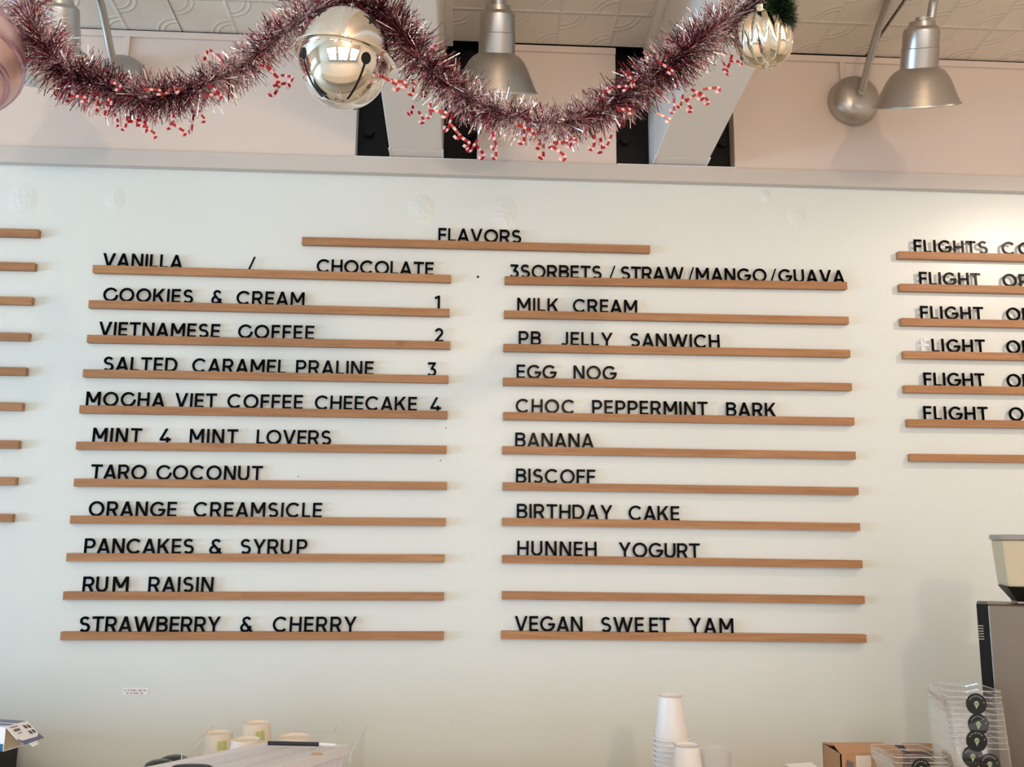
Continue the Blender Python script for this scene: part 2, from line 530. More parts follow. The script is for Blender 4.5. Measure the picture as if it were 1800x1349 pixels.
# ceiling sheets with the joints between them
b = MB()
for x0, x1 in ((RX0, 0.238), (0.242, 0.998), (1.184, 1.937), (2.132, 2.745), (2.757, RX1)):
    ya = -0.016
    if x0 in (1.184, 2.132): ya = -0.02
    b.hexa([(x0, FRONT_Y, cz_at(FRONT_Y)), (x1, FRONT_Y, cz_at(FRONT_Y)), (x1, ya, cz_at(ya)), (x0, ya, cz_at(ya)),
            (x0, FRONT_Y, cz_at(FRONT_Y) + 0.012), (x1, FRONT_Y, cz_at(FRONT_Y) + 0.012), (x1, ya, cz_at(ya) + 0.012), (x0, ya, cz_at(ya) + 0.012)])
struct(b.obj('ceiling', M['ceiling']))
b = MB()
b.hexa([(RX0 - .2, FRONT_Y - .2, cz_at(FRONT_Y) + .35), (RX1 + .2, FRONT_Y - .2, cz_at(FRONT_Y) + .35), (RX1 + .2, .2, cz_at(0) + .16), (RX0 - .2, .2, cz_at(0) + .16),
        (RX0 - .2, FRONT_Y - .2, cz_at(FRONT_Y) + .4), (RX1 + .2, FRONT_Y - .2, cz_at(FRONT_Y) + .4), (RX1 + .2, .2, cz_at(0) + .2), (RX0 - .2, .2, cz_at(0) + .2)])
b.box(RX0 - .2, RX1 + .2, 0.10, 0.2, 2.9, 3.7)
struct(b.obj('roof', M['dark']))
b = MB(); b.box(RX0 - .2, RX1 + .2, FRONT_Y - .2, 0.1, -0.06, 0.0)
struct(b.obj('floor', M['floor']))
ZT = cz_at(FRONT_Y) + 0.4
b = MB(); b.box(RX1, RX1 + 0.12, FRONT_Y - .2, 0.1, 0, ZT)
struct(b.obj('wall_right', M['room']))
# wall with the side window opening
b = MB()
b.box(LEFT_X - .12, LEFT_X, FRONT_Y - .2, -4.5, 0, ZT); b.box(LEFT_X - .12, LEFT_X, -1.2, 0.1, 0, ZT)
b.box(LEFT_X - .12, LEFT_X, -4.5, -1.2, 0, 0.8); b.box(LEFT_X - .12, LEFT_X, -4.5, -1.2, 1.95, ZT)
struct(b.obj('wall_left', M['room']))
# shop-front wall with three openings
b = MB()
xs = [(-1.95, 0.15), (0.45, 2.55), (2.85, 4.95)]
prev = RX0
for x0, x1 in xs:
    b.box(prev, x0, FRONT_Y - .12, FRONT_Y, 0, ZT); prev = x1
    b.box(x0, x1, FRONT_Y - .12, FRONT_Y, 0, 0.3); b.box(x0, x1, FRONT_Y - .12, FRONT_Y, 2.8, ZT)
b.box(prev, RX1, FRONT_Y - .12, FRONT_Y, 0, ZT)
struct(b.obj('wall_front', M['room']))
for i, (x0, x1) in enumerate(xs):
    b = MB(); y0, y1 = FRONT_Y + 0.0, FRONT_Y + 0.05
    for xa, xb, za, zb in ((x0, x1, .3, .36), (x0, x1, 2.74, 2.8), (x0, x0 + .06, .3, 2.8), (x1 - .06, x1, .3, 2.8), ((x0 + x1) / 2 - .03, (x0 + x1) / 2 + .03, .3, 2.8), (x0, x1, 2.1, 2.15)):
        b.box(xa, xb, y0, y1, za, zb)
    struct(b.obj('window_%d' % (1 + i), M['frame']))
b = MB()
for ya, yb, za, zb in ((-4.5, -1.2, .8, .85), (-4.5, -1.2, 1.9, 1.95), (-4.5, -4.45, .8, 1.95), (-1.25, -1.2, .8, 1.95), (-2.88, -2.82, .8, 1.95)):
    b.box(LEFT_X, LEFT_X + 0.04, ya, yb, za, zb)
struct(b.obj('window_4', M['frame']))
# back counter under the menu (below the frame): a low run at the wall and a raised shelf in front of it
b = MB()
b.box(-2.8, 4.6, -0.36, 0.0, 0.0, 0.90)
b.box(-2.8, 4.6, -1.25, -0.36, 0.0, 1.02)
o = b.obj('back_counter', M['room']); struct(o)
CT = 1.02
# service counter between shop and menu, below the frame
b = MB(); b.box(-1.0, 4.2, -2.5, -2.05, 0, 1.05)
struct(b.obj('service_counter', M['floor']))

# small screw left in the menu wall and a few specks
def speck(px, py, r):
    p = at(px, py, 0.0); q = MB()
    q.sphere((p.x, -0.0005, p.z), r, 10, 6, sc=(1, 0.8, 1))
    return q.obj('wall_screw', M['black_plastic'])
tag(speck(840, 487, 0.0042), 'small dark screw in the pale wall between CHOCOLATE and the sorbets row', 'screw')
tag(speck(784, 753, 0.0018), 'tiny dark screw head under the end of the CHEECAKE ledge', 'screw')
tag(speck(774, 810, 0.0020), 'tiny dark screw head under the end of the LOVERS ledge', 'screw')
tag(speck(524, 838, 0.0018), 'tiny dark screw head just after the end of COCONUT', 'screw')

# ------------------------------------------------------------------ oak ledges
LW, LD, LH = 1.22, 0.022, 0.0262
def ledge_mesh(GD):
    prof = [(0, 0), (-LD, 0), (-LD, LH), (-0.0170, LH), (-0.0170, LH - GD), (-0.0112, LH - GD), (-0.0112, LH), (0, LH)]
    b = MB(); n = len(prof)
    vs = [(0, y, z) for y, z in prof] + [(LW, y, z) for y, z in prof]
    fs = [(i, (i + 1) % n, n + (i + 1) % n, n + i) for i in range(n)]
    # end caps as quads around the groove
    for k in (0, n):
        fs += [tuple(k + i for i in (0, 1, 4, 5)), tuple(k + i for i in (1, 2, 3, 4)), tuple(k + i for i in (0, 5, 6, 7))]
    b.add(vs, fs)
    return b.mesh('letter_ledge', M['oak'])
LM = ledge_mesh(0.0020); LM_DEEP = ledge_mesh(0.0040)
DEEP = {('L', 0), ('L', 3), ('R', 0)}
# measured ends of each ledge on its front face: (x, top, bottom) at both ends
LEFTC = [(162.6, 465.4, 479.2, 792.9, 483, 496.4), (155, 527.4, 541, 790.3, 543.8, 555.1), (152.3, 589.2, 601.5, 791.6, 600.3, 613.6), (145.7, 649.4, 662.8, 788.3, 660.5, 673.1), (138.9, 713.4, 725.5, 787, 723.5, 735.6), (133.1, 777.2, 789.6, 785.5, 784.3, 796.9), (129.6, 842, 854.9, 785.5, 848.6, 860.4), (122.8, 907.6, 920.2, 783.5, 911.6, 924.7), (116.5, 973.1, 987, 781.2, 975.4, 989.2), (111, 1041.2, 1054.5, 780, 1042.4, 1056.3), (106.5, 1112, 1125.6, 779.7, 1111.5, 1126.1)]
RIGHTC = [(887.3, 485, 499.1, 1489.4, 496.4, 508), (886.3, 545.8, 558.1, 1492, 557.4, 569.5), (885.8, 605, 617.1, 1494, 615.6, 627.5), (884.8, 664.5, 676.6, 1497.2, 674.2, 686.4), (884.8, 725, 737.4, 1502, 734.6, 747.4), (883.5, 784.5, 797.9, 1504, 794.9, 807.2), (883.8, 848.6, 861.4, 1509.3, 857.9, 870), (883, 911.1, 924, 1511.8, 920.9, 933), (882.5, 976.6, 989.7, 1516.4, 986.5, 998.6), (881.3, 1040.2, 1054.3, 1521.4, 1049.2, 1061.8), (880, 1110.2, 1123.8, 1524, 1117.2, 1129.6)]
FLIGHTC = [(1579.9, 441.7, 454), (1582.4, 498.9, 511), (1585, 559.4, 571.5), (1589.5, 617.4, 629.5), (1591.2, 677.1, 690.2), (1596.5, 736.9, 750), (1600.8, 798.1, 811.2)]
EDGEC = [(67, 403, 416.5), (60.5, 461.8, 475), (55.5, 522.3, 535.4), (49.7, 585.9, 598.4), (44.9, 646.4, 659.7), (38.3, 708.7, 721.3), (32, 775.5, 787.8), (27, 840.3, 852.3), (20.7, 905.3, 917.1)]
HEAD = (534, 415.7, 430.3, 1139.9, 430.8, 444.7)
ledges = {}
def put_ledge(key, x, zmid, ang, label):
    o = bpy.data.objects.new('letter_ledge', LM_DEEP if key in DEEP else LM); COL.objects.link(o)
    o.location = (x, 0, zmid - LH / 2); o.rotation_euler = (0, -ang, 0)
    tag(o, label, 'shelf', 'oak letter ledges on the menu wall')
    ledges[key] = (x, zmid + LH / 2, math.tan(ang))
def ledge2(key, r, label):
    a = at(r[0], (r[1] + r[2]) / 2, -LD); b_ = at(r[3], (r[4] + r[5]) / 2, -LD)
    ang = math.atan2(b_.z - a.z, b_.x - a.x)
    xm = (a.x + b_.x) / 2; zm = (a.z + b_.z) / 2
    put_ledge(key, xm - LW / 2 * math.cos(ang), zm - LW / 2 * math.sin(ang), ang, label)
L_LAB = ['oak ledge holding VANILLA / CHOCOLATE', 'oak ledge holding COOKIES & CREAM and the number 1', 'oak ledge holding VIETNAMESE COFFEE and the number 2', 'oak ledge holding SALTED CARAMEL PRALINE and the number 3', 'oak ledge holding MOCHA VIET COFFEE CHEECAKE', 'oak ledge holding MINT 4 MINT LOVERS', 'oak ledge holding TARO COCONUT', 'oak ledge holding ORANGE CREAMSICLE', 'oak ledge holding PANCAKES & SYRUP', 'oak ledge holding RUM RAISIN', 'oak ledge holding STRAWBERRY & CHERRY']
R_LAB = ['oak ledge holding 3SORBETS / STRAW/MANGO/GUAVA', 'oak ledge holding MILK CREAM', 'oak ledge holding PB JELLY SANWICH', 'oak ledge holding EGG NOG', 'oak ledge holding CHOC PEPPERMINT BARK', 'oak ledge holding the word BANANA', 'oak ledge holding the word BISCOFF', 'oak ledge holding BIRTHDAY CAKE', 'oak ledge holding HUNNEH YOGURT', 'full-length empty oak ledge between HUNNEH YOGURT and VEGAN SWEET YAM', 'oak ledge holding VEGAN SWEET YAM']
for i, r in enumerate(LEFTC): ledge2(('L', i), r, L_LAB[i])
for i, r in enumerate(RIGHTC): ledge2(('R', i), r, R_LAB[i])
ledge2(('H', 0), HEAD, 'oak ledge holding the heading FLAVORS above the two flavor columns')
ORD = ['first', 'second', 'third', 'fourth', 'fifth', 'sixth', 'seventh', 'eighth', 'ninth', 'tenth', 'eleventh', 'twelfth']
F_LAB = ['oak ledge holding FLIGHTS CO, topmost of the flights column'] + ['oak ledge holding the %s FLIGHT line below the FLIGHTS heading' % ORD[i] for i in range(5)] + ['empty oak ledge at the foot of the flights column']
for i, r in enumerate(FLIGHTC):
    a = at(r[0], (r[1] + r[2]) / 2, -LD); put_ledge(('F', i), a.x, a.z, 0.002, F_LAB[i])
for i, r in enumerate(EDGEC):
    a = at(r[0], (r[1] + r[2]) / 2, -LD)
    put_ledge(('A', i), a.x - LW, a.z, 0.0, 'empty oak ledge cut off by the frame edge beside VANILLA column, %s from top' % ORD[i])

# ------------------------------------------------------------------ letters: a geometric sans drawn as strokes
SW = 0.157
def arc(cx, cy, rx, ry, a0, a1, n=20):
    return [(cx + rx * math.cos(math.radians(a0 + (a1 - a0) * i / n)), cy + ry * math.sin(math.radians(a0 + (a1 - a0) * i / n))) for i in range(n + 1)]
h = SW / 2
def V_(x): return ('P', [(x + h, 0), (x + h, 1)])
def Hh(x0, x1, y): return ('P', [(x0, y), (x1, y)])
def D_(xt, xb, yt=1.0, yb=0.0, w=0.175): return ('D', xt, xb, yt, yb, w)
GL = {
 'A': (0.86, [D_(.345, 0), D_(.345, .685), Hh(.2, .66, .27)]),
 'B': (0.72, [V_(0), ('P', [(h, 1 - h), (.40, 1 - h)] + arc(.40, .737, .215, .189, 90, -90) + [(h, .548)]), ('P', [(h, .52), (.42, .52)] + arc(.42, .297, .225, .223, 90, -90) + [(h, h)])]),
 'C': (0.92, [('P', arc(.50, .5, .426, .426, 43, 317, 32))]),
 'c': (0.94, [('P', arc(.50, .5, .426, .426, 38, 360, 32))]),
 'D': (0.82, [V_(0), ('P', [(h, 1 - h), (.36, 1 - h)] + arc(.36, .5, .386, .426, 90, -90, 24) + [(h, h)])]),
 'E': (0.60, [V_(0), Hh(h, .60, 1 - h), Hh(h, .56, .51), Hh(h, .60, h)]),
 'F': (0.58, [V_(0), Hh(h, .58, 1 - h), Hh(h, .54, .50)]),
 'G': (0.97, [('P', arc(.50, .5, .426, .426, 43, 355, 34) + [(.90, .47), (.54, .47)])]),
 'H': (0.77, [V_(0), V_(.77 - SW), Hh(h, .70, .51)]),
 'I': (SW, [V_(0)]),
 'J': (0.50, [('P', [(.50 - h, 1), (.50 - h, .28)] + arc(.245, .28, .181, .206, 0, -150, 14))]),
 'K': (0.79, [V_(0), D_(.575, .08, 1, .40, .20), D_(.245, .585, .60, 0, .20)]),
 'L': (0.55, [V_(0), Hh(h, .55, h)]),
 'M': (0.95, [V_(0), V_(.95 - SW), D_(.0, .385, 1, .26, .18), D_(.77, .385, 1, .26, .18)]),
 'N': (0.78, [V_(0), V_(.78 - SW), D_(0, .595, 1, 0, .185)]),
 'O': (1.0, [('P', arc(.5, .5, .426, .426, 0, 360, 40))]),
 'P': (0.70, [V_(0), ('P', [(h, 1 - h), (.39, 1 - h)] + arc(.39, .675, .235, .251, 90, -90) + [(h, .424)])]),
 'R': (0.74, [V_(0), ('P', [(h, 1 - h), (.40, 1 - h)] + arc(.40, .685, .235, .241, 90, -90) + [(h, .444)]), D_(.30, .555, .47, 0, .185)]),
 'S': (0.69, [('P', arc(.345, .722, .245, .204, 32, 262, 20) + arc(.35, .296, .262, .222, 82, -148, 22))]),
 'T': (0.73, [('P', [(.365, 0), (.365, 1)]), Hh(0, .73, 1 - h)]),
 'U': (0.75, [('P', [(h, 1), (h, .37)] + arc(.375, .37, .301, .296, 180, 360, 22) + [(.75 - h, 1)])]),
 'V': (0.86, [D_(0, .345), D_(.685, .345)]),
 'W': (1.34, [D_(0, .30, w=.17), D_(.585, .30, w=.17), D_(.585, .87, w=.17), D_(1.17, .87, w=.17)]),
 'Y': (0.83, [D_(0, .325, 1, .40, .18), D_(.65, .325, 1, .40, .18), ('P', [(.415, 0), (.415, .46)])]),
 '&': (0.80, [('P', catmull([(.64, .80, 0), (.56, .89, 0), (.42, .926, 0), (.27, .87, 0), (.215, .74, 0), (.28, .60, 0), (.42, .45, 0), (.76, .02, 0)], 5)),
              ('P', catmull([(.31, .545, 0), (.16, .44, 0), (.085, .30, 0), (.12, .16, 0), (.25, .078, 0), (.42, .085, 0), (.56, .17, 0), (.65, .30, 0), (.68, .40, 0)], 5))]),
 '/': (0.46, [D_(.36, 0, 1.02, -.02, .105)]),
 '1': (0.36, [V_(.36 - SW), ('P', [(.02, .80), (.30, .945)])]),
 '2': (0.64, [('P', arc(.31, .70, .225, .226, 165, -38, 18) + [(.10, h), (.10, h)]), Hh(.02, .64, h)]),
 '3': (0.64, [Hh(.04, .60, 1 - h), D_(.42, .22, .90, .55, .17), ('P', [(.24, .545)] + arc(.30, .31, .262, .236, 88, -150, 20))]),
 '4': (0.78, [D_(.40, .02, 1.0, .26, .17), Hh(.03, .78, .25), ('P', [(.555, 0), (.555, .42)])]),
}
def glyph_polys(ch):
    out = []
    for s in GL[ch][1]:
        if s[0] == 'D':
            _, xt, xb, yt, yb, w = s
            out.append([[(xb, yb), (xb + w, yb), (xt + w, yt), (xt, yt)]])
        else:
            pts = [(p[0], p[1]) for p in s[1]]
            q = [pts[0]]
            for p in pts[1:]:
                if math.hypot(p[0] - q[-1][0], p[1] - q[-1][1]) > 1e-4: q.append(p)
            closed = math.hypot(q[0][0] - q[-1][0], q[0][1] - q[-1][1]) < 1e-3 and len(q) > 8
            if closed: q = q[:-1]
            n = len(q); L = []; Rr = []
            for i in range(n):
                a = q[(i - 1) % n] if (closed or i > 0) else q[i]
                c = q[(i + 1) % n] if (closed or i < n - 1) else q[i]
                p = q[i]
                d1 = Vector((p[0] - a[0], p[1] - a[1])); d2 = Vector((c[0] - p[0], c[1] - p[1]))
                if d1.length < 1e-9: d1 = d2
                if d2.length < 1e-9: d2 = d1
                d1.normalize(); d2.normalize()
                n1 = Vector((-d1.y, d1.x)); n2 = Vector((-d2.y, d2.x))
                m = (n1 + n2)
                m = m.normalized() if m.length > 1e-6 else n1
                k = min(1 / max(m.dot(n1), 0.35), 2.2)
                L.append((p[0] + m.x * h * k, p[1] + m.y * h * k)); Rr.append((p[0] - m.x * h * k, p[1] - m.y * h * k))
            quads = []
            for i in range(n if closed else n - 1):
                j = (i + 1) % n
                quads.append([Rr[i], Rr[j], L[j], L[i]])
            out.append(('Q', L, Rr, closed))
    return out
CAP, LT = 0.0492, 0.0042        # 2-inch letters, about 4 mm thick
LETTER_Y = -0.0120
def letter_mesh(ch, mat):
    b = MB()
    yf, yb = -LT / 2, LT / 2
    for it in glyph_polys(ch):
        if it[0] == 'Q':
            _, L, Rr, closed = it
            n = len(L)
            vs = []
            for i in range(n):
                for (x, z), y in ((Rr[i], yf), (L[i], yf), (L[i], yb), (Rr[i], yb)):
                    vs.append((x * CAP, y, z * CAP))
            fs = []
            for i in range(n if closed else n - 1):
                j = (i + 1) % n
                for k in range(4):
                    k2 = (k + 1) % 4
                    fs.append((4 * i + k, 4 * i + k2, 4 * j + k2, 4 * j + k))
            if not closed:
                fs += [(0, 1, 2, 3), (4 * n - 1, 4 * n - 2, 4 * n - 3, 4 * n - 4)]
            b.add(vs, fs)
        else:
            q = it[0]
            vs = [(x * CAP, yf, z * CAP) for x, z in q] + [(x * CAP, yb, z * CAP) for x, z in q]
            b.add(vs, [(0, 1, 2, 3), (7, 6, 5, 4), (0, 4, 5, 1), (1, 5, 6, 2), (2, 6, 7, 3), (3, 7, 4, 0)])
    return b.mesh('menu_letter', mat)
LMESH = {}
N_LETTERS = 0
def ordinal(i): return ORD[i]
def word(key, text, x0, x1, ctx, dx=None, sink=0.0):
    """letters of one word spread between two measured pixel columns along their ledge"""
    global N_LETTERS
    lx, ltop, tl = ledges[key]
    # pixel columns -> x on the plane of the letters (row height from the ledge)
    zc = ltop + 0.02
    def px2x(px):
        py = 674.5
        for _ in range(3):
            p = at(px, py, LETTER_Y)
            d = AX.transposed() @ (Vector((p.x, LETTER_Y, zc + (p.x - lx) * tl)) - CAMP)
            py = 674.5 - FPX * d.z / d.y
        return at(px, py, LETTER_Y).x
    xa, xb = px2x(x0), px2x(x1)
    ws = [GL[c][0] for c in text]
    # optical pairs sit closer
    kern = {'A': .05, 'V': .05, 'T': .03, 'Y': .05, 'L': .03, 'O': .02, 'C': .02, 'c': .02, 'G': .02, 'K': .02, 'W': .03, 'P': .02, 'F': .02, '/': .0}
    gaps = [1.0 - 2.2 * (kern.get(a, 0) + kern.get(c, 0)) for a, c in zip(text, text[1:])]
    total = (xb - xa) / CAP
    nat = sum(ws)
    sc = 1.0
    if gaps:
        g = (total - nat) / sum(gaps)
        if g < 0.055:               # keep a small gap, squeeze the letters a little
            g = 0.055; sc = (total - g * sum(gaps)) / nat
        elif g > 0.24:
            g2 = 0.2; sc = min(1.06, (total - g2 * sum(gaps)) / nat); g = (total - sc * nat) / sum(gaps)
    else:
        g = 0; sc = min(max(total / nat, 0.85), 1.2)
    sc = min(max(sc, 0.86), 1.1)
    x = xa
    for i, c in enumerate(text):
        white = ctx == 'white' and i == 0  # the one letter whose reflection is painted as white
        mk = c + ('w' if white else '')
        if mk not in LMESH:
            LMESH[mk] = letter_mesh(c, M['letter_glare'] if white else M['letter'])
        o = bpy.data.objects.new('menu_letter', LMESH[mk]); COL.objects.link(o)
        zb = ltop - (0.0036 if key in DEEP else 0.0017) + (x - lx) * tl + sink
        o.location = (x, LETTER_Y - 0.0021, zb)
        o.scale = (sc, 1, 1)
        o.rotation_euler = (math.radians(R_.uniform(-2.0, 0.8)), math.radians(R_.uniform(-0.8, 0.8)) - math.atan(tl) * -0.0, math.radians(R_.uniform(-1.2, 1.2)))
        yield i, c.upper(), o
        N_LETTERS += 1
        x += ws[i] * CAP * sc + (gaps[i] * g * CAP if i < len(gaps) else 0)
def W_(key, text, x0, x1, where=None, full=None, start=0, total=None):
    """where: how the word is told from its twin; full/start: a word set in two spaced pieces"""
    name = (full or text).upper()
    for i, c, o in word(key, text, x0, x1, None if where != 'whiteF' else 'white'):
        k = i + start
        n = len(name)
        if c == '/' and n == 1:
            lab = 'black slash %s' % where
        elif c.isdigit() and n == 1:
            lab = 'black numeral %s %s' % ({'1': 'one', '2': 'two', '3': 'three', '4': 'four'}[c], where)
        elif c == '&' and n == 1:
            lab = 'black ampersand %s' % where
        else:
            pos = 'last' if (k == n - 1 and n > 1) else ORD[k]
            what = 'numeral' if c.isdigit() else 'letter'
            w2 = (' ' + where) if where and where != 'whiteF' else ''
            col = 'black'
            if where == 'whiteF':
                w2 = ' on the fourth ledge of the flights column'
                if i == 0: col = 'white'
            lab = '%s %s %s, %s character of %s%s' % (col, what, c, pos, name, w2)
        tag(o, lab, 'letter', 'menu letters')
        o['label'] = lab
H0 = ('H', 0)
W_(H0, 'FLAVORS', 770.7, 916.3, 'above both columns')
L = lambda i: ('L', i - 1)
Rk = lambda i: ('R', i - 1)
Fk = lambda i: ('F', i - 1)
W_(L(1), 'VANILLA', 180.8, 321.4); W_(L(1), '/', 436, 448.7, 'between VANILLA and CHOCOLATE'); W_(L(1), 'CHOCOLATE', 557, 762.6)
W_(L(2), 'cOOKIES', 182, 339.8, full='COOKIES'); W_(L(2), '&', 371.9, 391.3, 'between COOKIES and CREAM'); W_(L(2), 'CREAM', 416, 535.2, 'after COOKIES'); W_(L(2), '1', 763.9, 773.5, 'at the end of the COOKIES & CREAM ledge')
W_(L(3), 'VIETNAMESE', 174.5, 386.5); W_(L(3), 'cOFFEE', 419, 552.1, 'after VIETNAMESE', full='COFFEE'); W_(L(3), '2', 763.9, 779.8, 'at the end of the VIETNAMESE COFFEE ledge')
W_(L(4), 'SALTED', 182.3, 312.1); W_(L(4), 'CARAMEL', 338.3, 503); W_(L(4), 'PRALINE', 520.6, 656.7); W_(L(4), '3', 751.3, 767.2, 'at the end of the PRALINE ledge')
W_(L(5), 'MOcHA', 152, 290, full='MOCHA'); W_(L(5), 'VIET', 308.3, 381.4); W_(L(5), 'COFFEE', 400.3, 532.5, 'after MOCHA VIET'); W_(L(5), 'CHEECAKE', 553.6, 733); W_(L(5), '4', 755.8, 775.2, 'right behind the word CHEECAKE'.replace('right behind', 'just after'))
W_(L(6), 'MINT', 163.4, 249.1, 'before the numeral four'); W_(L(6), '4', 280.6, 300.8, 'between the two MINT words'); W_(L(6), 'MINT', 334, 418.5, 'before LOVERS'); W_(L(6), 'LOVERS', 451.3, 582.4)
W_(L(7), 'TARO', 160.1, 257.7); W_(L(7), 'cOCONUT', 275.3, 461.9, full='COCONUT')
W_(L(8), 'ORANGE', 156.8, 310.6); W_(L(8), 'CREAMSICLE', 340.8, 566)
W_(L(9), 'PANCAKES', 148.8, 341.2); W_(L(9), '&', 368.2, 390.4, 'between PANCAKES and SYRUP'); W_(L(9), 'SYRU', 423.1, 513.5, full='SYRUP'); W_(L(9), 'P', 521.9, 540.3, full='SYRUP', start=4)
W_(L(10), 'RU', 145.8, 189.9, full='RUM'); W_(L(10), 'M', 198.8, 226.5, full='RUM', start=2); W_(L(10), 'RAISIN', 261.3, 375.2)
W_(L(11), 'STRAWBERRY', 140, 387.8); W_(L(11), '&', 422.6, 444, 'between STRAWBERRY and CHERRY'); W_(L(11), 'CHERRY', 479.8, 627.2)
W_(Rk(1), '3SORBETS', 896.1, 1057.5); W_(Rk(1), '/', 1070.1, 1082, 'between SORBETS and STRAW'); W_(Rk(1), 'STRAW', 1090.8, 1201.7); W_(Rk(1), '/', 1209.3, 1220.1, 'between STRAW and MANGO')
W_(Rk(1), 'MANGO', 1223.1, 1346.7); W_(Rk(1), '/', 1353, 1363.8, 'between MANGO and GUAVA'); W_(Rk(1), 'GUAVA', 1368.1, 1484.1)
W_(Rk(2), 'MILK', 909.2, 981.9); W_(Rk(2), 'CREAM', 1006.8, 1119.8, 'after MILK')
W_(Rk(3), 'PB', 911.8, 950.9); W_(Rk(3), 'JELLY', 986.1, 1076.9); W_(Rk(3), 'SANWICH', 1107.7, 1264.8)
W_(Rk(4), 'EGG', 908, 977.8); W_(Rk(4), 'NOG', 1008.1, 1083.2)
W_(Rk(5), 'CHOC', 906.7, 1010.1); W_(Rk(5), 'PEPPERMINT', 1040.9, 1243.8); W_(Rk(5), 'BARK', 1276.1, 1363.8)
W_(Rk(6), 'BANANA', 905.5, 1043.6); W_(Rk(7), 'BISCOFF', 906.7, 1046.2)
W_(Rk(8), 'BIRTHDAY', 908.5, 1076.4); W_(Rk(8), 'CAKE', 1104.7, 1194.1)
W_(Rk(9), 'HUNNEH', 909.2, 1048.7); W_(Rk(9), 'YOGURT', 1087.8, 1230.2)
W_(Rk(11), 'VEGAN', 904.7, 1024); W_(Rk(11), 'SWE', 1056.2, 1131.6, full='SWEET'); W_(Rk(11), 'ET', 1141.2, 1177, full='SWEET', start=3); W_(Rk(11), 'YAM', 1211.1, 1288.7)
W_(Fk(1), 'FLIGHTS', 1605.9, 1735.3); W_(Fk(1), 'CO', 1760.2, 1814, 'after FLIGHTS')
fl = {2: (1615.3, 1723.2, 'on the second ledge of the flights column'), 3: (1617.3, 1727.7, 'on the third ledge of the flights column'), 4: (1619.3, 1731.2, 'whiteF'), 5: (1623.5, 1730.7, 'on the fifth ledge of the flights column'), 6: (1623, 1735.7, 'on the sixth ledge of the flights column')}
fo = {2: ('OP', 1762.2, 1808), 3: ('OP', 1768.5, 1814), 4: ('OP', 1768.5, 1814), 5: ('OP', 1769, 1814.5), 6: ('O', 1773, 1799)}
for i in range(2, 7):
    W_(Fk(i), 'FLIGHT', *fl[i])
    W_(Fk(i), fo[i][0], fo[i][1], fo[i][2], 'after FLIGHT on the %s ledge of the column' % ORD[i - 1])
print('letters', N_LETTERS)

# ------------------------------------------------------------------ gooseneck lamps
SHADE_PROF = [(0.0155, 0.262), (0.020, 0.262), (0.020, 0.252), (0.036, 0.250), (0.040, 0.236), (0.052, 0.226), (0.0535, 0.218), (0.0535, 0.172), (0.0555, 0.170),
              (0.0555, 0.114), (0.060, 0.110), (0.072, 0.103), (0.084, 0.090), (0.096, 0.070), (0.107, 0.046), (0.118, 0.022), (0.1265, 0.003), (0.130, 0.004), (0.131, 0.000), (0.1255, -0.003),
              (0.120, 0.010), (0.106, 0.036), (0.094, 0.062), (0.080, 0.086), (0.058, 0.104), (0.050, 0.110), (0.048, 0.20), (0.015, 0.24)]
def make_lamp(x, zb, label, reach=0.45, swing=0.0, rim_z=None, lit=False, roll=0.0):
    root = empty('gooseneck_lamp', (x, -0.012, zb))
    root.rotation_euler = (0, 0, swing)
    b = MB()
    fr = Matrix.Rotation(PI / 2, 4, 'X')
    b.lathe([(0.0, 0.070), (0.020, 0.0695), (0.045, 0.066), (0.068, 0.056), (0.084, 0.041), (0.092, 0.022), (0.094, 0.004), (0.093, 0.0), (0.0, 0.0)], 40, frame=fr)
    b.obj('wall_canopy', M['alu'], root, smooth=True)
    b = MB(); b.lathe([(0.0, 0.066), (0.014, 0.066), (0.014, 0.084), (0.0, 0.084)], 20, frame=Matrix.Rotation(PI / 2, 4, 'X') )
    b.obj('collar', M['alu'], root, smooth=True)
    dz = rim_z - zb
    TL_ = math.radians(28)
    nk = Vector((0, -reach - 0.258 * math.sin(TL_), dz + 0.258 * math.cos(TL_)))     # top of the shade's neck
    ax_ = Vector((0, -math.sin(TL_), math.cos(TL_)))
    e1 = nk + ax_ * 0.05; e2 = nk + ax_ * 0.10
    path = [(0, -0.055, 0), (0, -0.085, 0.014), (0, -0.13, 0.056), (0, -0.19, 0.118), (0, -0.26, 0.176), (0, -0.36, 0.225), (0, -0.47, 0.262), (0, -0.56, 0.280), (0, e2.y - 0.015, 0.283), (0, e2.y - 0.03, e2.z + 0.002), tuple(e1), tuple(nk)]
    b = MB(); b.tube(catmull(path, 6), 0.0132, 16)
    b.obj('gooseneck_arm', M['alu'], root, smooth=True)
    b = MB()
    TL = math.radians(28)
    fr = Matrix.Translation((0, -reach, dz)) @ Matrix.Rotation(roll, 4, 'Y') @ Matrix.Rotation(TL, 4, 'X')
    b.lathe(SHADE_PROF, 56, frame=fr, close=True)
    # seam ring
    shade = b.obj('lamp_shade', M['alu'], root, smooth=True, angle=0.45)
    b = MB(); b.lathe([(0.0, 0.235), (0.017, 0.23), (0.017, 0.17), (0.0, 0.17)], 16, frame=fr)
    b.obj('socket', M['alu_in'], shade)
    b = MB(); b.sphere(fr @ Vector((0, 0, 0.125)), 0.03, 20, 12)
    b.obj('bulb', M['alu_in'] if not lit else M['bulb'], shade, smooth=True)
    if lit:
        l = bpy.data.lights.new('lamp_bulb_light', 'POINT')
        l.energy = lit; l.color = (1.0, 0.73, 0.60); l.shadow_soft_size = 0.028
        o = bpy.data.objects.new('lamp_bulb_light', l); o.location = fr @ Vector((0, 0, 0.080)); COL.objects.link(o); o.parent = root
    tag(root, label, 'lamp', 'gooseneck wall lamps over the menu')
    return root
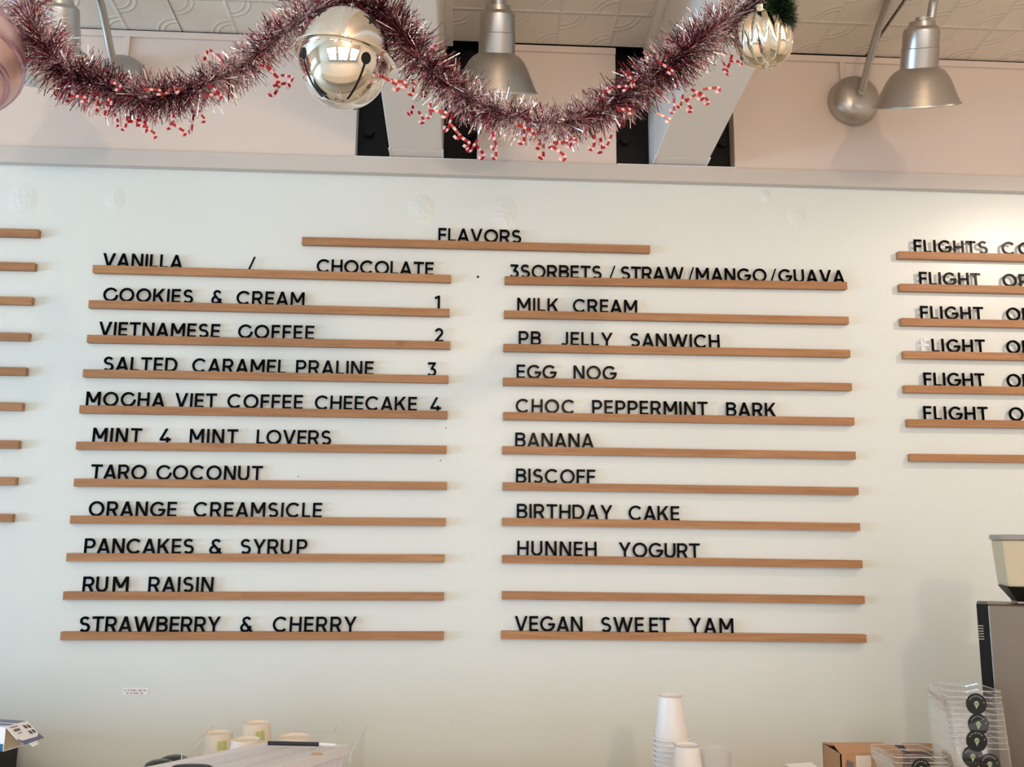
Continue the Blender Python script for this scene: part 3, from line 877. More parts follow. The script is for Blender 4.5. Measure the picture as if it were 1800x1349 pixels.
t = NT('lit_bulb'); t.b.inputs['Emission Color'].default_value = (1, 0.82, 0.6, 1); t.b.inputs['Emission Strength'].default_value = 12; M['bulb'] = t.m
make_lamp(2.690, 3.279, 'brushed metal gooseneck lamp beside the cream wall, above the flights column', rim_z=3.043, roll=-0.12)
make_lamp(1.356, 3.285, 'brushed metal gooseneck lamp half hidden by tinsel between the two beams', rim_z=3.040)
make_lamp(0.046, 3.262, 'brushed metal gooseneck lamp behind the pink ornament and tinsel', reach=0.45, rim_z=3.010, roll=0.12)
# a lit pendant over the counter, just out of view, throws the warm light and the hard shadows on the flights column
PX, PY, PZ = 3.84, -1.12, 3.06
pend = empty('pendant_lamp', (PX, PY, PZ))
b = MB(); b.tube([(0, 0, 0.10), (0, 0, cz_at(PY) - PZ)], 0.004, 8); b.obj('cord', M['black_plastic'], pend)
b = MB(); b.lathe([(0.0, 0.10), (0.028, 0.10), (0.034, 0.07), (0.15, 0.016), (0.153, 0.012), (0.148, 0.012), (0.036, 0.062), (0.0, 0.066)], 40)
b.obj('lamp_shade', M['alu'], pend, smooth=True)
b = MB(); b.sphere((0, 0, 0.060), 0.011, 20, 12); b.obj('bulb', M['bulb'], pend, smooth=True)
l = bpy.data.lights.new('pendant_bulb_light', 'POINT')
l.energy = 42; l.color = (1.0, 0.80, 0.66); l.shadow_soft_size = 0.02
o = bpy.data.objects.new('pendant_bulb_light', l); o.location = (0, 0, 0.034); COL.objects.link(o); o.parent = pend
tag(pend, 'lit metal pendant lamp hanging over the counter beyond the flights column', 'lamp')
# surface-mounted wiring channels from the ceiling to each lamp
for x, lab in ((0.052, 'thin painted wiring channel above the lamp behind the pink ornament'), (2.655, 'thin painted wiring channel above the lamp over the flights column')):
    b = MB(); b.box(x - 0.010, x + 0.010, -0.024, -0.012, 3.30, 3.434)
    tag(b.obj('wiring_channel', M['cream'], bevel=0.002), lab, 'cable channel', 'wiring channels on the upper wall')

# ------------------------------------------------------------------ tinsel garland with candy-cane charms
GY = -1.55
gp = [(30, -45), (44, 5), (66, 62), (100, 108), (160, 145), (230, 166), (300, 168), (360, 150), (420, 118), (480, 72), (535, 28), (600, 2), (655, 14), (700, 52), (740, 105), (790, 152), (850, 186), (920, 210), (990, 216), (1060, 192), (1120, 152), (1180, 110), (1235, 66), (1285, 32), (1330, 4), (1360, -40)]
gpts = []
for i, (px, py) in enumerate(gp):
    p = at(px, py, GY + 0.012 * math.sin(i * 1.7)); gpts.append(p)
path = catmull(gpts, 12)
garland = empty('tinsel_garland', path[0])
def rel(p, root): return Vector(p) - root.location
b = MB(); b.tube([rel(p, garland) for p in path], 0.0025, 6)
b.obj('core_wire', M['tin_dark'], garland)
# hanging ends up to the ceiling
seg = [0.0]
for a, c in zip(path, path[1:]): seg.append(seg[-1] + (c - a).length)
TOT = seg[-1]
def on_path(s):
    for i in range(len(seg) - 1):
        if seg[i + 1] >= s:
            t = (s - seg[i]) / max(seg[i + 1] - seg[i], 1e-9)
            return path[i].lerp(path[i + 1], t), (path[i + 1] - path[i]).normalized()
    return path[-1], (path[-1] - path[-2]).normalized()
tin = MB()
N_T = int(TOT * 7600)
for k in range(N_T):
    s = R_.random() * TOT
    p, tg = on_path(s)
    ph = R_.random() * 2 * PI
    u = tg.orthogonal().normalized(); w = tg.cross(u)
    rad = u * math.cos(ph) + w * math.sin(ph)
    d = (rad + tg * R_.gauss(0, 0.45) + Vector((0, 0, -0.12))).normalized()
    # patches: the strand colour changes along the twist of the garland
    tw = math.sin(s * 34 + ph) * 0.5 + math.sin(s * 11 + 1.0) * 0.4 + R_.gauss(0, 0.75)
    xn = (p.x - 0.45) / 1.4
    mi = 0 if tw > 0.18 - 0.3 * xn else (1 if tw > -0.25 else (2 if tw > -0.8 else 3))
    ln = R_.uniform(0.032, 0.058) * (0.92 + 0.12 * math.sin(s * 9))
    side = d.cross(Vector((R_.gauss(0, 1), R_.gauss(0, 1), R_.gauss(0, 1)))).normalized() * R_.uniform(0.0006, 0.0010)
    bend = Vector((R_.gauss(0, 1), R_.gauss(0, 1), R_.gauss(0, 1) - 0.5)) * 0.0035
    o = rel(p, garland) + rad * 0.001
    m = o + d * ln * 0.55 + bend * 0.5; e = o + d * ln + bend * 1.6
    tin.add([o - side, o + side, m + side, m - side, e + side * 0.8, e - side * 0.8], [(0, 1, 2, 3), (3, 2, 4, 5)], mi)
# broader holographic strips here and there
for k in range(260):
    s = R_.random() * TOT
    p, tg = on_path(s); ph = R_.random() * 2 * PI
    u = tg.orthogonal().normalized(); w = tg.cross(u)
    rad = u * math.cos(ph) + w * math.sin(ph)
    d = (rad + tg * R_.gauss(0, 0.6)).normalized()
    side = d.cross(Vector((R_.gauss(0, 1), R_.gauss(0, 1), R_.gauss(0, 1)))).normalized() * 0.0018
    o = rel(p, garland) + d * 0.012; e = o + d * R_.uniform(0.02, 0.03)
    tin.add([o - side, o + side, e + side, e - side], [(0, 1, 2, 3)], 0 if R_.random() < .7 else 2)
to = tin.obj('tinsel', [M['tin_silver'], M['tin_rose'], M['tin_wine'], M['tin_dark']], garland, fix=False)
to['kind'] = 'stuff'
def candy_mesh():
    """flat striped crook, about 3 cm"""
    pts = [(0, 0, -0.016 + 0.003 * i) for i in range(9)] + [(0.0042 - 0.0042 * math.cos(a), 0, 0.008 + 0.0044 * math.sin(a)) for a in [PI * j / 6 for j in range(1, 7)]] + [(0.0084, 0, 0.004)]
    b = MB()
    V = [Vector(p) for p in pts]
    wd = 0.0022; th = 0.0007
    ring = []
    for i, p in enumerate(V):
        t = (V[min(i + 1, len(V) - 1)] - V[max(i - 1, 0)]).normalized()
        n = Vector((t.z, 0, -t.x))
        ring.append([p + n * wd + Vector((0, th, 0)), p - n * wd + Vector((0, th, 0)), p - n * wd - Vector((0, th, 0)), p + n * wd - Vector((0, th, 0))])
    for i in range(len(V) - 1):
        b.add(ring[i] + ring[i + 1], [(0, 1, 5, 4), (1, 2, 6, 5), (2, 3, 7, 6), (3, 0, 4, 7)], 0 if i % 5 < 3 else 1)
    b.add(ring[0], [(0, 1, 2, 3)], 0); b.add(ring[-1], [(0, 1, 2, 3)], 1)
    return b.mesh('candy_cane_charm', [M['candy_red'], M['candy_white']])
CM = candy_mesh()
charms = [(108, 160, 200), (122, 165, 160), (140, 170, 100), (158, 182, 190), (172, 178, 170), (188, 186, 30), (206, 210, 150), (222, 218, 185), (240, 212, 60), (252, 222, 110), (266, 230, 120), (303, 214, 170), (316, 226, 115), (338, 220, 210), (355, 203, 140), (363, 95, 15), (270, 158, 80), (330, 142, 60), (380, 160, 110), (376, 166, 75), (120, 98, 40), (205, 148, 120), (298, 160, 45),
          (470, 118, 80), (482, 130, 130), (495, 148, 60), (486, 160, 200), (506, 134, 110), (690, 145, 120), (700, 143, 95), (726, 155, 175), (748, 160, 170), (766, 150, 150), (724, 196, 200), (742, 206, 150), (757, 196, 180), (772, 196, 95), (790, 218, 200), (802, 230, 140), (818, 246, 130), (832, 258, 200), (846, 266, 140), (870, 248, 165), (872, 268, 175), (757, 92, 10),
          (915, 210, 30), (926, 226, 100), (921, 242, 180), (948, 246, 160), (955, 268, 185), (976, 254, 60), (990, 250, 95), (985, 268, 130), (1000, 246, 70), (1044, 252, 185), (1058, 256, 165), (1070, 250, 200), (1092, 152, 100), (1098, 192, 70), (1150, 112, 20), (1062, 164, 40), (1110, 140, 130), (1168, 205, 110), (1185, 188, 175), (1198, 180, 190), (1212, 186, 160), (1217, 170, 60), (1228, 164, 130), (1240, 172, 140), (1252, 155, 85), (1172, 118, 120), (1282, 112, 200), (1294, 108, 80), (1277, 122, 170), (1322, 50, 110), (1313, 40, 60)]
for (px, py, deg) in charms:
    o = bpy.data.objects.new('candy_cane_charm', CM); COL.objects.link(o)
    o.parent = garland
    o.location = rel(at(px, py, GY - R_.uniform(0.03, 0.048) if 60 < deg < 140 else GY - R_.uniform(-0.02, 0.04)), garland)
    s = R_.uniform(0.9, 1.2)
    o.scale = (s, s, s)
    o.rotation_euler = (R_.uniform(-.4, .4), math.radians(deg), R_.uniform(-.7, .7))
# threads that carry the garland from the ceiling (above the frame)
b = MB()
for i in (1, 11, 24):
    p = gpts[i]; q = Vector((p.x, p.y, cz_at(p.y) - 0.0))
    b.tube([rel(p, garland), rel(q, garland)], 0.0008, 5)
b.obj('hanging_thread', M['tin_dark'], garland)
tag(garland, 'silver and burgundy tinsel garland with candy cane charms, swagged across below the ceiling', 'garland')

# ------------------------------------------------------------------ ornaments
# chrome jingle bell
bc = at(606, 103, GY - 0.03)
bell = empty('jingle_bell', bc)
bell.rotation_euler = (math.radians(4), math.radians(6), 0)
RB, RZ = 0.0800, 0.0895
b = MB()
prof = [(max(RB * math.cos(t), 0.0), RZ * math.sin(t)) for t in [-PI / 2 + PI * i / 40 for i in range(41)]]
b.lathe(prof, 64); shell = b.obj('bell_shell', M['chrome'], bell, smooth=True)
b = MB()
b.lathe([(RB - 0.001, -0.0022), (RB + 0.006, -0.0034), (RB + 0.0105, -0.0016), (RB + 0.0105, 0.0016), (RB + 0.006, 0.0034), (RB - 0.001, 0.0022)], 72, close=True)
b.obj('flange', M['chrome'], bell, smooth=True)
def on_bell(lon, lat, off=0.0006):
    return Vector(((RB + off) * math.cos(lat) * math.cos(lon), (RB + off) * math.cos(lat) * math.sin(lon), (RZ + off) * math.sin(lat)))
def bell_patch(poly, name):
    """a dark patch following the shell; poly in (lon,lat) offsets, fan from its middle"""
    b = MB()
    cx = sum(p[0] for p in poly) / len(poly); cy = sum(p[1] for p in poly) / len(poly)
    vs = [on_bell(cx, cy, 0.0009)] + [on_bell(*p) for p in poly] + [on_bell(p[0], p[1], -0.004) for p in poly]
    n = len(poly)
    b.add(vs, [(0, 1 + i, 1 + (i + 1) % n) for i in range(n)] + [(1 + i, 1 + n + i, 1 + n + (i + 1) % n, 1 + (i + 1) % n) for i in range(n)])
    return b.obj(name, M['slot'], shell)
for q in range(4):
    lon = math.radians(-90 - 52 + 90 * q)
    lat0 = math.radians(-14)
    bell_patch([(lon + 0.115 * math.cos(2 * PI * i / 20), lat0 + 0.115 * math.sin(2 * PI * i / 20)) for i in range(20)], 'sound_hole')
    b = MB(); vs = []; n = 18
    for i in range(n + 1):
        la = math.radians(-17 - 50 * i / n)
        wd = 0.022 / max(math.cos(la), .3)
        vs += [on_bell(lon - wd, la), on_bell(lon + wd, la), on_bell(lon + wd, la, -0.004), on_bell(lon - wd, la, -0.004)]
    fs = []
    for i in range(n):
        for k in range(4):
            fs.append((4 * i + k, 4 * i + (k + 1) % 4, 4 * i + 4 + (k + 1) % 4, 4 * i + 4 + k))
    fs += [(0, 1, 2, 3), (4 * n, 4 * n + 1, 4 * n + 2, 4 * n + 3)]
    b.add(vs, fs); b.obj('slot', M['slot'], shell)
    lo2 = lon + math.radians(8)
    la2 = math.radians(37)
    star = []
    for i in range(10):
        r = 0.20 if i % 2 == 0 else 0.075
        a = PI / 2 + i * PI / 5
        star.append((lo2 + r * math.cos(a) / math.cos(la2), la2 + r * math.sin(a)))
    bell_patch(star, 'dark_star')  # dark star-shaped patch laid over the shell
b = MB(); b.tube([(0.0, 0.006 * math.cos(2 * PI * i / 14), RZ + 0.006 + 0.008 * math.sin(2 * PI * i / 14)) for i in range(15)], 0.0016, 6, caps=False)
b.obj('hanging_loop', M['chrome'], bell, smooth=True)
b = MB(); b.tube([(0, 0, RZ + 0.013), (0.01, 0.03, RZ + 0.9)], 0.0007, 5); b.obj('hanging_thread', M['tin_dark'], bell)
tag(bell, 'large chrome jingle bell with dark slots hanging on the tinsel garland', 'ornament')

# pleated mercury-glass bauble
oc = at(1343, 70, GY - 0.02)
bau = empty('pleated_bauble', oc)
bau.rotation_euler = (math.radians(8), math.radians(-10), 0.3)
RO = 0.0520
b = MB(); nu, nv, K = 196, 48, 14
vs = []; fs = []
for j in range(nv + 1):
    la = -PI / 2 + PI * j / nv
    for k in range(nu):
        lo = 2 * PI * k / nu
        tri = abs(((lo * K / (2 * PI)) % 1) * 2 - 1)
        ph = (lo * K / (2 * PI) + 0.5) % 1
        tri2 = abs(ph * 2 - 1)
        mixw = min(max((math.sin(la) + 0.25) * 2.2 + (tri - .5) * 0.9, 0), 1)
        f = 1 + 0.12 * ((tri - 0.5) * (1 - mixw) + (tri2 - 0.5) * mixw) * math.cos(la)
        r = RO * f
        vs.append((r * math.cos(la) * math.cos(lo), r * math.cos(la) * math.sin(lo), r * math.sin(la)))
for j in range(nv):
    for k in range(nu):
        fs.append((j * nu + k, j * nu + (k + 1) % nu, (j + 1) * nu + (k + 1) % nu, (j + 1) * nu + k))
b.add(vs, fs); b.obj('glass_body', M['mercury'], bau, smooth=True, angle=0.5)
b = MB(); b.lathe([(0.0, RO - 0.002), (0.011, RO - 0.002), (0.011, RO + 0.010), (0.0, RO + 0.012)], 20); b.obj('cap', M['mercury'], bau, smooth=True)
b = MB(); b.tube([(0, 0, RO + 0.01), (0.0, 0.03, RO + 0.95)], 0.0007, 5); b.obj('hanging_thread', M['tin_dark'], bau)
tag(bau, 'silver and gold pleated glass bauble hanging beside a green pine sprig', 'ornament')

# pink swirl ornament, cut by the frame
pc = at(-71, 92, GY - 0.06)
pk = empty('swirl_ornament', pc)
RP = 0.099
pk.rotation_euler = (math.radians(0), math.radians(-14), 0.2)
b = MB(); nu, nv = 160, 90
vs = []; fs = []; mi = []
def swirl(lo, la):
    x = (lo * 5 / (2 * PI) + 1.1 * math.sin(la * 0.9) + la * 0.9) % 1
    return x
for j in range(nv + 1):
    la = -PI / 2 + PI * j / nv
    for k in range(nu):
        x = (5 * k / nu) % 1
        lo = 2 * PI * k / nu - 2 * PI / 5 * (1.1 * math.sin(la * 0.9) + la * 0.9)
        rd = math.exp(-((x - 0.25) / 0.055) ** 2) + math.exp(-((x - 0.42) / 0.05) ** 2) * 0.8
        r = RP * (1 + 0.045 * rd * math.cos(la))
        vs.append((r * math.cos(la) * math.cos(lo), r * math.cos(la) * math.sin(lo), 1.06 * r * math.sin(la)))
for j in range(nv):
    for k in range(nu):
        fs.append((j * nu + k, j * nu + (k + 1) % nu, (j + 1) * nu + (k + 1) % nu, (j + 1) * nu + k))
        x = (5 * (k + .5) / nu) % 1
        mi.append(1 if 0.17 < x < 0.50 else 0)
b.add(vs, fs); b.mi = mi
b.obj('swirl_body', [M['pinkpearl'], M['pinkband']], pk, smooth=True, angle=1.2)
b = MB(); b.lathe([(0.0, RP), (0.016, RP), (0.016, RP + 0.02), (0.0, RP + 0.022)], 20); b.obj('cap', M['mercury'], pk, smooth=True)
b = MB(); b.tube([(0, 0, RP + 0.02), (0.05, 0.0, RP + 0.9)], 0.0008, 5); b.obj('hanging_thread', M['tin_dark'], pk)
tag(pk, 'pearly pink swirl ornament at the end of the garland, cut by the frame', 'ornament')

# green pine sprig
ps = empty('pine_sprig', at(1376, -6, GY - 0.05))
axis = [at(1362, -45, GY - 0.05), at(1369, -15, GY - 0.052), at(1371, 12, GY - 0.055), at(1372, 34, GY - 0.055)]
ax = [rel(p, ps) for p in catmull(axis, 8)]
b = MB(); b.tube(ax, 0.0016, 6); b.obj('twig', M['twig'], ps)
b = MB()
for k in range(3600):
    t = R_.random(); i = t * (len(ax) - 1); i0 = int(i); p = ax[i0].lerp(ax[min(i0 + 1, len(ax) - 1)], i - i0)
    tg = (ax[-1] - ax[0]).normalized(); u = tg.orthogonal().normalized(); w = tg.cross(u); ph = R_.random() * 2 * PI
    d = (u * math.cos(ph) + w * math.sin(ph) + tg * R_.uniform(0.1, 1.1)).normalized()
    ln = R_.uniform(0.020, 0.036)
    sd = d.cross(Vector((R_.gauss(0, 1), R_.gauss(0, 1), R_.gauss(0, 1)))).normalized() * 0.00055
    e = p + d * ln + Vector((0, 0, -0.003))
    b.add([p - sd, p + sd, e + sd * .6, e - sd * .6], [(0, 1, 2, 3)], 0 if R_.random() < .75 else 1)
b.obj('needles', [M['pine'], M['pine2']], ps, fix=False)
b = MB(); b.tube([ax[0], ax[0] + Vector((0, 0.0, 0.9))], 0.0008, 5); b.obj('hanging_thread', M['tin_dark'], ps)
tag(ps, 'dark green pine needle sprig at the end of the garland, over the pleated bauble', 'pine sprig')

# ------------------------------------------------------------------ things on the back counter
# --- tall stack of upside-down white paper cups, and a shorter one
def cup_mesh(rt, rb, hh, mat, name='cup_body'):
    """upside-down paper cup: base up, rolled rim down; origin at the rim plane"""
    b = MB()
    th = 0.0007
    prof = [(0.0, hh - 0.006), (rb - 0.003, hh - 0.006), (rb - 0.002, hh), (rb, hh), (rb + 0.0005, hh - 0.003)]
    for i in range(9):
        t = i / 8; prof.append((rb + (rt - rb) * t, (hh - 0.004) * (1 - t) + 0.004))
    for a in range(0, 300, 30):
        prof.append((rt + 0.0026 - 0.0030 * math.cos(math.radians(a)) , 0.0030 + 0.0030 * math.sin(math.radians(-a - 0)) ))
    prof += [(rt - th * 2, 0.004), (rb - th * 2, hh - 0.008), (0.0, hh - 0.0065)]
    b.lathe(prof, 40)
    return b.mesh(name, mat, smooth=True, angle=0.7)
cupm = cup_mesh(0.0445, 0.0300, 0.112, M['paper'], 'paper_cup')
def cup_stack(px, py, y, n, pitch, names, base_tag):
    top = at(px, py, y)
    n_fit = n
    zt = top.z
    for i in range(n):
        o = bpy.data.objects.new('paper_cup', cupm); COL.objects.link(o)
        o.location = (top.x + R_.uniform(-.0006, .0006), y, zt - 0.112 - i * pitch)
        tag(o, names(i), 'cup', base_tag)
    return zt - 0.112 - (n - 1) * pitch
z1 = at(1181, 1222, -0.57).z - 0.112
n1 = 12; p1 = (z1 - CT) / (n1 - 1)
cup_stack(1179, 1222.5, -0.57, n1, p1, lambda i: 'topmost white paper cup of the tall upside-down stack' if i == 0 else 'white paper cup rim nested %s from top in the tall stack' % ORD[i], 'tall stack of white paper cups')
z2 = at(1208, 1309, -0.75).z - 0.112
n2 = 5; p2 = (z2 - CT) / (n2 - 1)
cup_stack(1207, 1309, -0.75, n2, p2, lambda i: 'topmost white paper cup of the short stack before the tall one' if i == 0 else 'white paper cup nested %s from top in the short stack' % ORD[i], 'short stack of white paper cups')
# --- clear plastic cups beside them
b = MB()
pr = []
for i in range(26):
    t = i / 25; r = 0.030 + 0.010 * t + (0.0009 if i % 2 else 0.0)
    pr.append((r, 0.004 + 0.120 * t))
pr += [(0.0425, 0.125), (0.0425, 0.128), (0.040, 0.128)]
b.lathe([(0.0, 0.004), (0.028, 0.004)] + pr, 40)
ccm = b.mesh('clear_cup', M['clear_cup'], smooth=True, angle=1.2)
cc = at(1258, 1316, -0.60)
for i in range(2):
    o = bpy.data.objects.new('clear_cup', ccm); COL.objects.link(o)
    o.location = (cc.x, -0.60, cc.z - 0.128 - 0.014 * (1 - i) + 0.0)
    tag(o, ('outer' if i == 0 else 'inner') + ' clear ribbed plastic cup of the nested pair beside the paper cups', 'cup', 'clear cups beside the paper cups')
zc = cc.z - 0.128 - 0.014
b = MB(); b.box(cc.x - 0.06, cc.x + 0.06, -0.66, -0.54, CT, max(zc + 0.003, CT + 0.005)); struct(b.obj('cup_riser', M['room']))
# --- cream cups with green print behind the storage bin
def cream_cup(px, py, y, r, label, printed=True):
    top = at(px, py, y)
    hh = top.z - CT
    root = empty('cream_paper_cup', (top.x, y, CT))
    b = MB()
    rb = r; rt = r + 0.012
    hc = min(hh, 0.11)
    z0 = hh - hc
    prof = [(0.0, hh - 0.007), (rb - 0.004, hh - 0.007), (rb - 0.0025, hh), (rb, hh), (rb + 0.0008, hh - 0.004)]
    for i in range(8):
        t = i / 7; prof.append((rb + (rt - rb) * t, hh - 0.004 - (hc - 0.008) * t))
    # nested rims below
    z = z0 + 0.004
    while z > 0.004:
        prof += [(rt + 0.002, z), (rt + 0.002, z - 0.003), (rt, z - 0.004)]
        z -= 0.014
    prof += [(rt, 0.0), (0.0, 0.0)]
    b.lathe(prof, 40); b.obj('cup_body', M['paper_cream'], root, smooth=True, angle=0.7)
    if printed:
        b = MB()
        dirc = math.atan2(CY - y, CX - top.x)
        for (a0, a1, za, zb, mi) in ((-.08, .62, hh - 0.040, hh - 0.014, 1), (.02, .26, hh - 0.037, hh - 0.017, 0), (.32, .58, hh - 0.038, hh - 0.016, 0)):
            n = 8; vs = []; off = 0.0006 + (0.0004 if mi == 0 else 0)
            for i in range(n + 1):
                a = dirc + a0 + (a1 - a0) * i / n
                for z in (za, zb):
                    rr = rb + (rt - rb) * (hh - 0.004 - z) / (hc - 0.008)
                    for q in (rr + off, rr - 0.001):
                        vs.append((q * math.cos(a), q * math.sin(a), z))
            fs = []
            for i in range(n):
                A = 4 * i; B = A + 4
                fs += [(A, B, B + 2, A + 2), (A + 1, A + 3, B + 3, B + 1), (A, A + 1, B + 1, B), (A + 2, B + 2, B + 3, A + 3)]
            fs += [(0, 2, 3, 1), (4 * n, 4 * n + 1, 4 * n + 3, 4 * n + 2)]
            b.add(vs, fs, mi)
        b.obj('printed_label', [M['green_print'], M['green_print_light']], root)
    tag(root, label, 'cup', 'cream cups behind the storage bin')
cream_cup(451, 1270.5, -0.45, 0.037, 'tallest upside-down cream paper cup with green print behind the bin')
cream_cup(384, 1288, -0.47, 0.037, 'cream paper cup with green print beside the black lids')
cream_cup(432, 1299.5, -0.60, 0.036, 'short plain cream cup in front of the tallest one', False)
cream_cup(517, 1294.5, -0.52, 0.042, 'wide plain cream cup behind the dark pen', False)
# --- black lids
for px, py, y, lab in ((306, 1329, -0.62, 'black plastic lid behind the storage bin, upper of two'), (281, 1337, -0.70, 'black plastic lid behind the storage bin, lower of two')):
    p = at(px, py, y); root = MB()
    root.lathe([(0.0, p.z - CT), (0.020, p.z - CT - 0.001), (0.032, p.z - CT - 0.006), (0.037, p.z - CT - 0.014), (0.039, p.z - CT - 0.016), (0.039, p.z - CT - 0.02), (0.035, p.z - CT - 0.02), (0.030, 0.0), (0.0, 0.0)], 36)
    o = root.obj('bowl_lid', M['green_black'], smooth=True, loc=(p.x, y, CT)); tag(o, lab, 'lid', 'black lids behind the storage bin')
# --- clear acrylic tray behind the bin
pa = at(329, 1313, -0.66); pb = at(622, 1302, -0.66)
root = empty('acrylic_tray', (pa.x, -0.66, CT))
zt_ = pb.z - CT; wx = pb.x - pa.x
b = MB()
b.box(0, wx, 0.28, 0.283, 0, zt_ * .8); b.box(0, 0.003, -0.05, 0.28, 0, zt_ * .8); b.box(wx - 0.003, wx, -0.05, 0.28, 0, zt_ * .8); b.box(0, wx, -0.05, 0.283, -0.0, 0.0004)
b.obj('panels', M['acrylic'], root)
b = MB()
for xq in (0.0015, wx - 0.0015, wx * .80):
    b.tube([(xq, -0.05, zt_ * .72), (xq, -0.046, zt_ * .8 + .01), (xq + (0.025 if xq < .1 else 0.02), 0.15, zt_ * 1.02 + .004)], 0.0014, 6)
b.tube([(0.0015, -0.05, 0.0), (0.0015, -0.05, zt_ * .72)], 0.0014, 6)
b.obj('polished_rim', M['acrylic_edge'], root)
tag(root, 'clear acrylic tray standing behind the white storage bin', 'tray')
# --- white storage bin with its lid, propped at a slant
P1 = at(470, 1303.5, -0.80)
P2 = atz(620, 1309.5, P1.z)
u = (P2 - P1).normalized()
d0 = ray(250, 1349.5)
s0 = (P1 - CAMP).dot(u) / d0.dot(u)
P0 = CAMP + d0 * s0
v = (P0 - P1); lv = v.length * 1.12; v.normalize()
n = u.cross(v).normalized()
if n.z < 0: n = -n
Lu = (P2 - P1).length
binr = empty('storage_bin', P1)
MM = Matrix((u, v, n)).transposed()
binr.rotation_euler = MM.to_euler()
flip = MM.determinant() < 0
def rrect(x0, x1, y0, y1, r, k=6):
    out = []
    for cx, cy, a0 in ((x1 - r, y1 - r, 0), (x0 + r, y1 - r, 90), (x0 + r, y0 + r, 180), (x1 - r, y0 + r, 270)):
        for i in range(k + 1):
            a = math.radians(a0 + 90 * i / k); out.append((cx + r * math.cos(a), cy + r * math.sin(a)))
    return out
if flip:   # keep a right-handed frame: swap roles
    MM = Matrix((v, u, n)).transposed(); binr.rotation_euler = MM.to_euler()
    sx, sy = lv, Lu
else:
    sx, sy = Lu, lv
def loops(b, rings):
    vs = []; fs = []; k = len(rings[0][0])
    for pts, z in rings:
        vs += [(x, y, z) for x, y in pts]
    for i in range(len(rings) - 1):
        for j in range(k):
            j2 = (j + 1) % k
            fs.append((i * k + j, i * k + j2, (i + 1) * k + j2, (i + 1) * k + j))
    b.add(vs, fs)
    return len(rings), k
b = MB()
rings = [(rrect(.004, sx - .004, .004, sy - .004, .018), -.022), (rrect(0, sx, 0, sy, .02), -.020), (rrect(0, sx, 0, sy, .02), -.002), (rrect(.003, sx - .003, .003, sy - .003, .018), 0.0),
         (rrect(.010, sx - .010, .010, sy - .010, .014), 0.0), (rrect(.014, sx - .014, .014, sy - .014, .012), -.006)]
nr, k = loops(b, rings)
b.f.append(tuple((nr - 1) * k + j for j in range(k))); b.mi.append(0)
b.obj('bin_lid', M['bin'], binr, smooth=True, angle=0.5)
b = MB()
for fr_ in (0.36, 0.66):
    for x_ in (fr_,):
        if sx > sy: b.box(.02, sx - .02, sy * x_, sy * x_ + .004, -.006, -.0035)
        else: b.box(sx * x_, sx * x_ + .004, .02, sy - .02, -.006, -.0035)
b.obj('lid_ridge', M['bin'], binr)
b = MB()
base_drop = 0.15
rings = [(rrect(.012, sx - .012, .012, sy - .012, .016), -.021), (rrect(.014, sx - .014, .014, sy - .014, .016), -.05), (rrect(.018, sx - .018, .018, sy - .018, .02), -.052), (rrect(.034, sx - .034, .034, sy - .034, .02), -base_drop)]
nr, k = loops(b, rings)
b.f.append(tuple((nr - 1) * k + j for j in range(k))); b.mi.append(0)
b.obj('bin_body', M['bin'], binr, smooth=True, angle=0.5)
b = MB()
for i in range(7):
    t_ = 0.06 + i * 0.04
    b.box(sx * .0 + .006 + (0 if sx > sy else 0), 0.016, t_ * 1.0, t_ + .006, -.05, -.021)
    b = MB()
    if sx > sy: b.box(t_, t_ + .006, sy - .016, sy - .004, -.05, -.021)
    else: b.box(sx - .016, sx - .004, t_, t_ + .006, -.05, -.021)
    b.obj('rib', M['bin'], binr)
tag(binr, 'white translucent storage bin with a ridged lid in front of the cream cups', 'storage bin')
def on_lid(px, py, off=0.0):
    d = ray(px, py); t_ = (P1 + n * off - CAMP).dot(n) / d.dot(n); return CAMP + d * t_
# pen on the far edge of the lid
a_ = on_lid(471, 1307, .006); c_ = on_lid(561, 1309, .006)
root = empty('pen', a_)
b = MB(); b.tube([(0, 0, 0), c_ - a_], 0.0045, 12); b.obj('barrel', M['pen'], root, smooth=True)
e_ = on_lid(590, 1310.5, .006)
b = MB(); b.tube([c_ - a_, e_ - a_], [0.0042, 0.003], 12); b.obj('blade_tip', M['white'], root, smooth=True)
tag(root, 'dark navy pen with a pale tip lying on the bin lid', 'pen')
q_ = on_lid(556, 1327, .002)
b = MB(); b.tube([(-.012, .004, 0), (-.003, -.001, .002), (.006, -.003, .002), (.013, .002, 0)], [0.001, 0.0022, 0.0022, 0.001], 8)
o = b.obj('twist_scrap', M['orange'], loc=q_); tag(o, 'small orange scrap lying on the bin lid', 'scrap')
q_ = on_lid(336, 1362, -.004)
b = MB(); b.lathe([(0.0, 0.014), (0.03, 0.014), (0.036, 0.011), (0.038, 0.0), (0.0, 0.0)], 36, frame=MM.to_4x4())
o = b.obj('round_lid', M['black_plastic'], smooth=True, loc=q_); tag(o, 'dark brown round lid resting on the bin lid', 'lid')

# --- glove box with open flap on a black stand
near = at(10, 1278, -0.72)
far = atz(48, 1268, near.z)
e = (far - near); e.z = 0; le = e.length; e.normalize()
o_ = Vector((e.y, -e.x, 0))          # outward from the open end
if o_.x < 0: o_ = -o_
up = Vector((0, 0, 1))
hgt = near.z - at(6, 1322, -0.72).z
gb = empty('glove_box', near - up * hgt)
base = near - up * hgt
def gp_(a, o, z): return e * a + o_ * o + up * z
b = MB(); TH = 0.0015
Lb = 0.46
